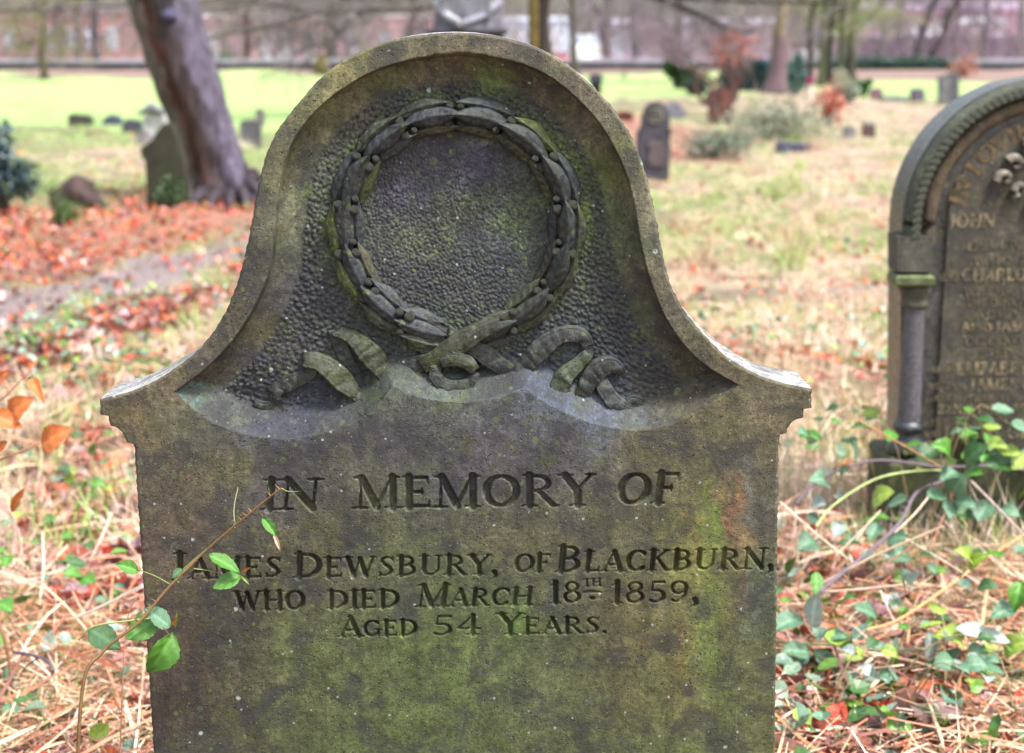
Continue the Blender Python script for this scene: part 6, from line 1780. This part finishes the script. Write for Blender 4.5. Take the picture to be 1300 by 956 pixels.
# long single stalks lying in the foreground, traced
STK = []
for nm, x0, y0, x1, y1, yy, r_, cc in (('straw_stalk', 112, 646, 190, 700, 3.9, .004, (.85, .70, .62)), ('straw_stalk', 150, 640, 188, 668, 3.9, .0035, (.8, .62, .52)), ('straw_stalk', 98, 784, 181, 743, 3.0, .007, (.86, .78, .68)), ('straw_stalk', 142, 650, 112, 716, 3.7, .004, (.82, .70, .6)),
                                       ('straw_stalk', 54, 676, 50, 768, 3.2, .005, (.80, .62, .5)), ('straw_stalk', 0, 726, 60, 742, 3.3, .005, (.84, .66, .52)), ('straw_stalk', 54, 742, 110, 800, 3.1, .005, (.82, .62, .42)), ('straw_stalk', 0, 776, 56, 738, 3.2, .0045, (.76, .5, .36)),
                                       ('straw_stalk', 990, 637, 1077, 710, 3.2, .004, (.78, .64, .52)), ('straw_stalk', 1118, 648, 1060, 706, 3.3, .0035, (.7, .5, .36)), ('straw_stalk', 1030, 748, 1198, 668, 3.1, .006, (.82, .62, .42)), ('straw_stalk', 1090, 742, 1186, 672, 3.15, .005, (.74, .46, .28)),
                                       ('straw_stalk', 1044, 752, 1150, 742, 3.05, .006, (.84, .68, .52)), ('straw_stalk', 1150, 684, 1250, 745, 3.2, .0035, (.78, .62, .5)), ('straw_stalk', 1178, 632, 1136, 676, 3.3, .0035, (.84, .66, .52)), ('straw_stalk', 1146, 800, 1210, 750, 3.0, .004, (.78, .6, .46)),
                                       ('straw_stalk', 1086, 735, 1160, 752, 3.1, .004, (.72, .36, .22)), ('straw_stalk', 1118, 750, 1136, 790, 3.1, .004, (.84, .70, .6)), ('straw_stalk', 1050, 690, 1034, 640, 3.5, .004, (.84, .70, .54)), ('straw_stalk', 1058, 526, 1030, 572, 4.3, .006, (.86, .74, .56))):
    mb = MB(); P = np.array([W(x0, y0, yy + .05), W((x0 + x1) / 2 + random.uniform(-3, 3), (y0 + y1) / 2 + random.uniform(-3, 3), yy), W(x1, y1, yy - .05)])
    P = catmull(P, 4); mb.tube(P, np.linspace(r_ * .5, r_ * .35, len(P)), 6, np.array(cc))
    o = mb.build(nm, M['straw'])
    side_ = 'left' if x0 < 300 else 'right'
    STK.append((min(x0, x1), o, side_))

for side_ in ('left', 'right'):
    for k, (xx_, o, sd_) in enumerate(sorted([q for q in STK if q[2] == side_], key=lambda q: q[0])):
        tag(o, '%s%s pale dead stalks on the straw at lower %s' % (['leftmost', 'second', 'third', 'fourth', 'fifth', 'sixth', 'seventh', 'eighth', 'ninth', 'tenth', 'eleventh', 'rightmost'][k], ' of the' if k in (0, 11) else ' from left of the', side_), 'stalk', 'long dead stalks at the lower %s' % side_)

# low bramble shoots scattered in the straw, each with its own stems and leaves
ORD = ['leftmost', 'second', 'third', 'fourth', 'fifth', 'sixth', 'seventh', 'eighth', 'ninth', 'tenth', 'eleventh', 'twelfth']


def shoot(px_, py_, nleaf, seed, label, kinds, size=.042, up=1.0):
    rs = random.Random(seed)
    gx_, gy_ = G(px_, py_); gx_ = float(gx_); gy_ = float(gy_)
    root = empty('bramble_shoot', (gx_, gy_, float(gz(gx_, gy_)))); tag(root, label, 'plant', 'low bramble shoots in the straw')
    o = np.array([gx_, gy_, float(gz(gx_, gy_))])
    for k in range(max(2, nleaf // 3)):
        an = rs.uniform(0, 6.28); L = rs.uniform(.10, .26); h = rs.uniform(.04, .15) * up
        tip = o + np.array([math.cos(an) * L, math.sin(an) * L * .6, h])
        P = catmull(np.array([o, (o + tip) / 2 + [0, 0, h * .6], tip]), 4)
        mb = MB(); mb.tube(P, np.linspace(.002, .001, len(P)), 5, np.array((.26, .2, .1))); mb.build('stem', M['stalk'], root)
        for q in range(3):
            b_ = P[-1 - q * 2]; aa = an + (q - 1) * 1.3 + rs.uniform(-.3, .3); l_ = size * rs.uniform(.7, 1.25)
            e = b_ + np.array([math.cos(aa) * l_, math.sin(aa) * l_, rs.uniform(-.3, .3) * l_])
            place_leaf(root, b_, e, rs.choice(kinds), (rs.uniform(-.4, .4), rs.uniform(-.9, .1), 1), rs.uniform(1, 1.5), rs.randint(0, 2))


K1 = ['green', 'deep', 'lime', 'sheen', 'sheen', 'white']; K2 = ['green', 'lime', 'deep', 'green', 'sheen']
rs = random.Random(4)
for n_, xa, xb, ya, yb, sd, lab, kk_ in ((12, 985, 1330, 590, 960, 100, 'silvery bramble shoots right of the wreath headstone', K1),
                                 (12, -70, 178, 585, 950, 200, 'bright bramble shoots left of the wreath headstone', K2),
                                 (7, 880, 1110, 400, 560, 300, 'bramble shoots between the two big headstones', K1)):
    for k, qx in enumerate(np.linspace(xa, xb, n_)):
        shoot(qx + rs.uniform(-9, 9), rs.uniform(ya, yb), rs.randint(6, 9), sd + k, ORD[k] + (' of the ' if k == 0 else ' from the left of the ') + lab, kk_)
for k, qx in enumerate(np.linspace(1128, 1330, 7)):
    shoot(qx + rs.uniform(-8, 8), rs.uniform(668, 720), 12, 400 + k, ORD[k] + (' of the ' if k == 0 else ' from the left of the ') + 'tall bramble shoots before the right headstone', K2 + ['deep'], size=.05, up=2.3)
dt = empty('dead_twig', (float(W(10, 1000, 2.9)[0]), 2.9, 0)); tag(dt, 'dark forked dead twig at the bottom left corner of the straw', 'twig')
cane(dt, [(18, 828, 2.9), (50, 834, 2.88), (66, 848, 2.86), (62, 862, 2.86), (40, 880, 2.85)], .0034, .0022, np.array((.09, .07, .10)))
cane(dt, [(50, 834, 2.88), (30, 850, 2.9), (18, 880, 2.95)], .0018, .0012, np.array((.10, .07, .08)))
cane(dt, [(-6, 780, 2.9), (8, 820, 2.88), (16, 880, 2.86)], .0040, .0030, np.array((.20, .10, .05)))
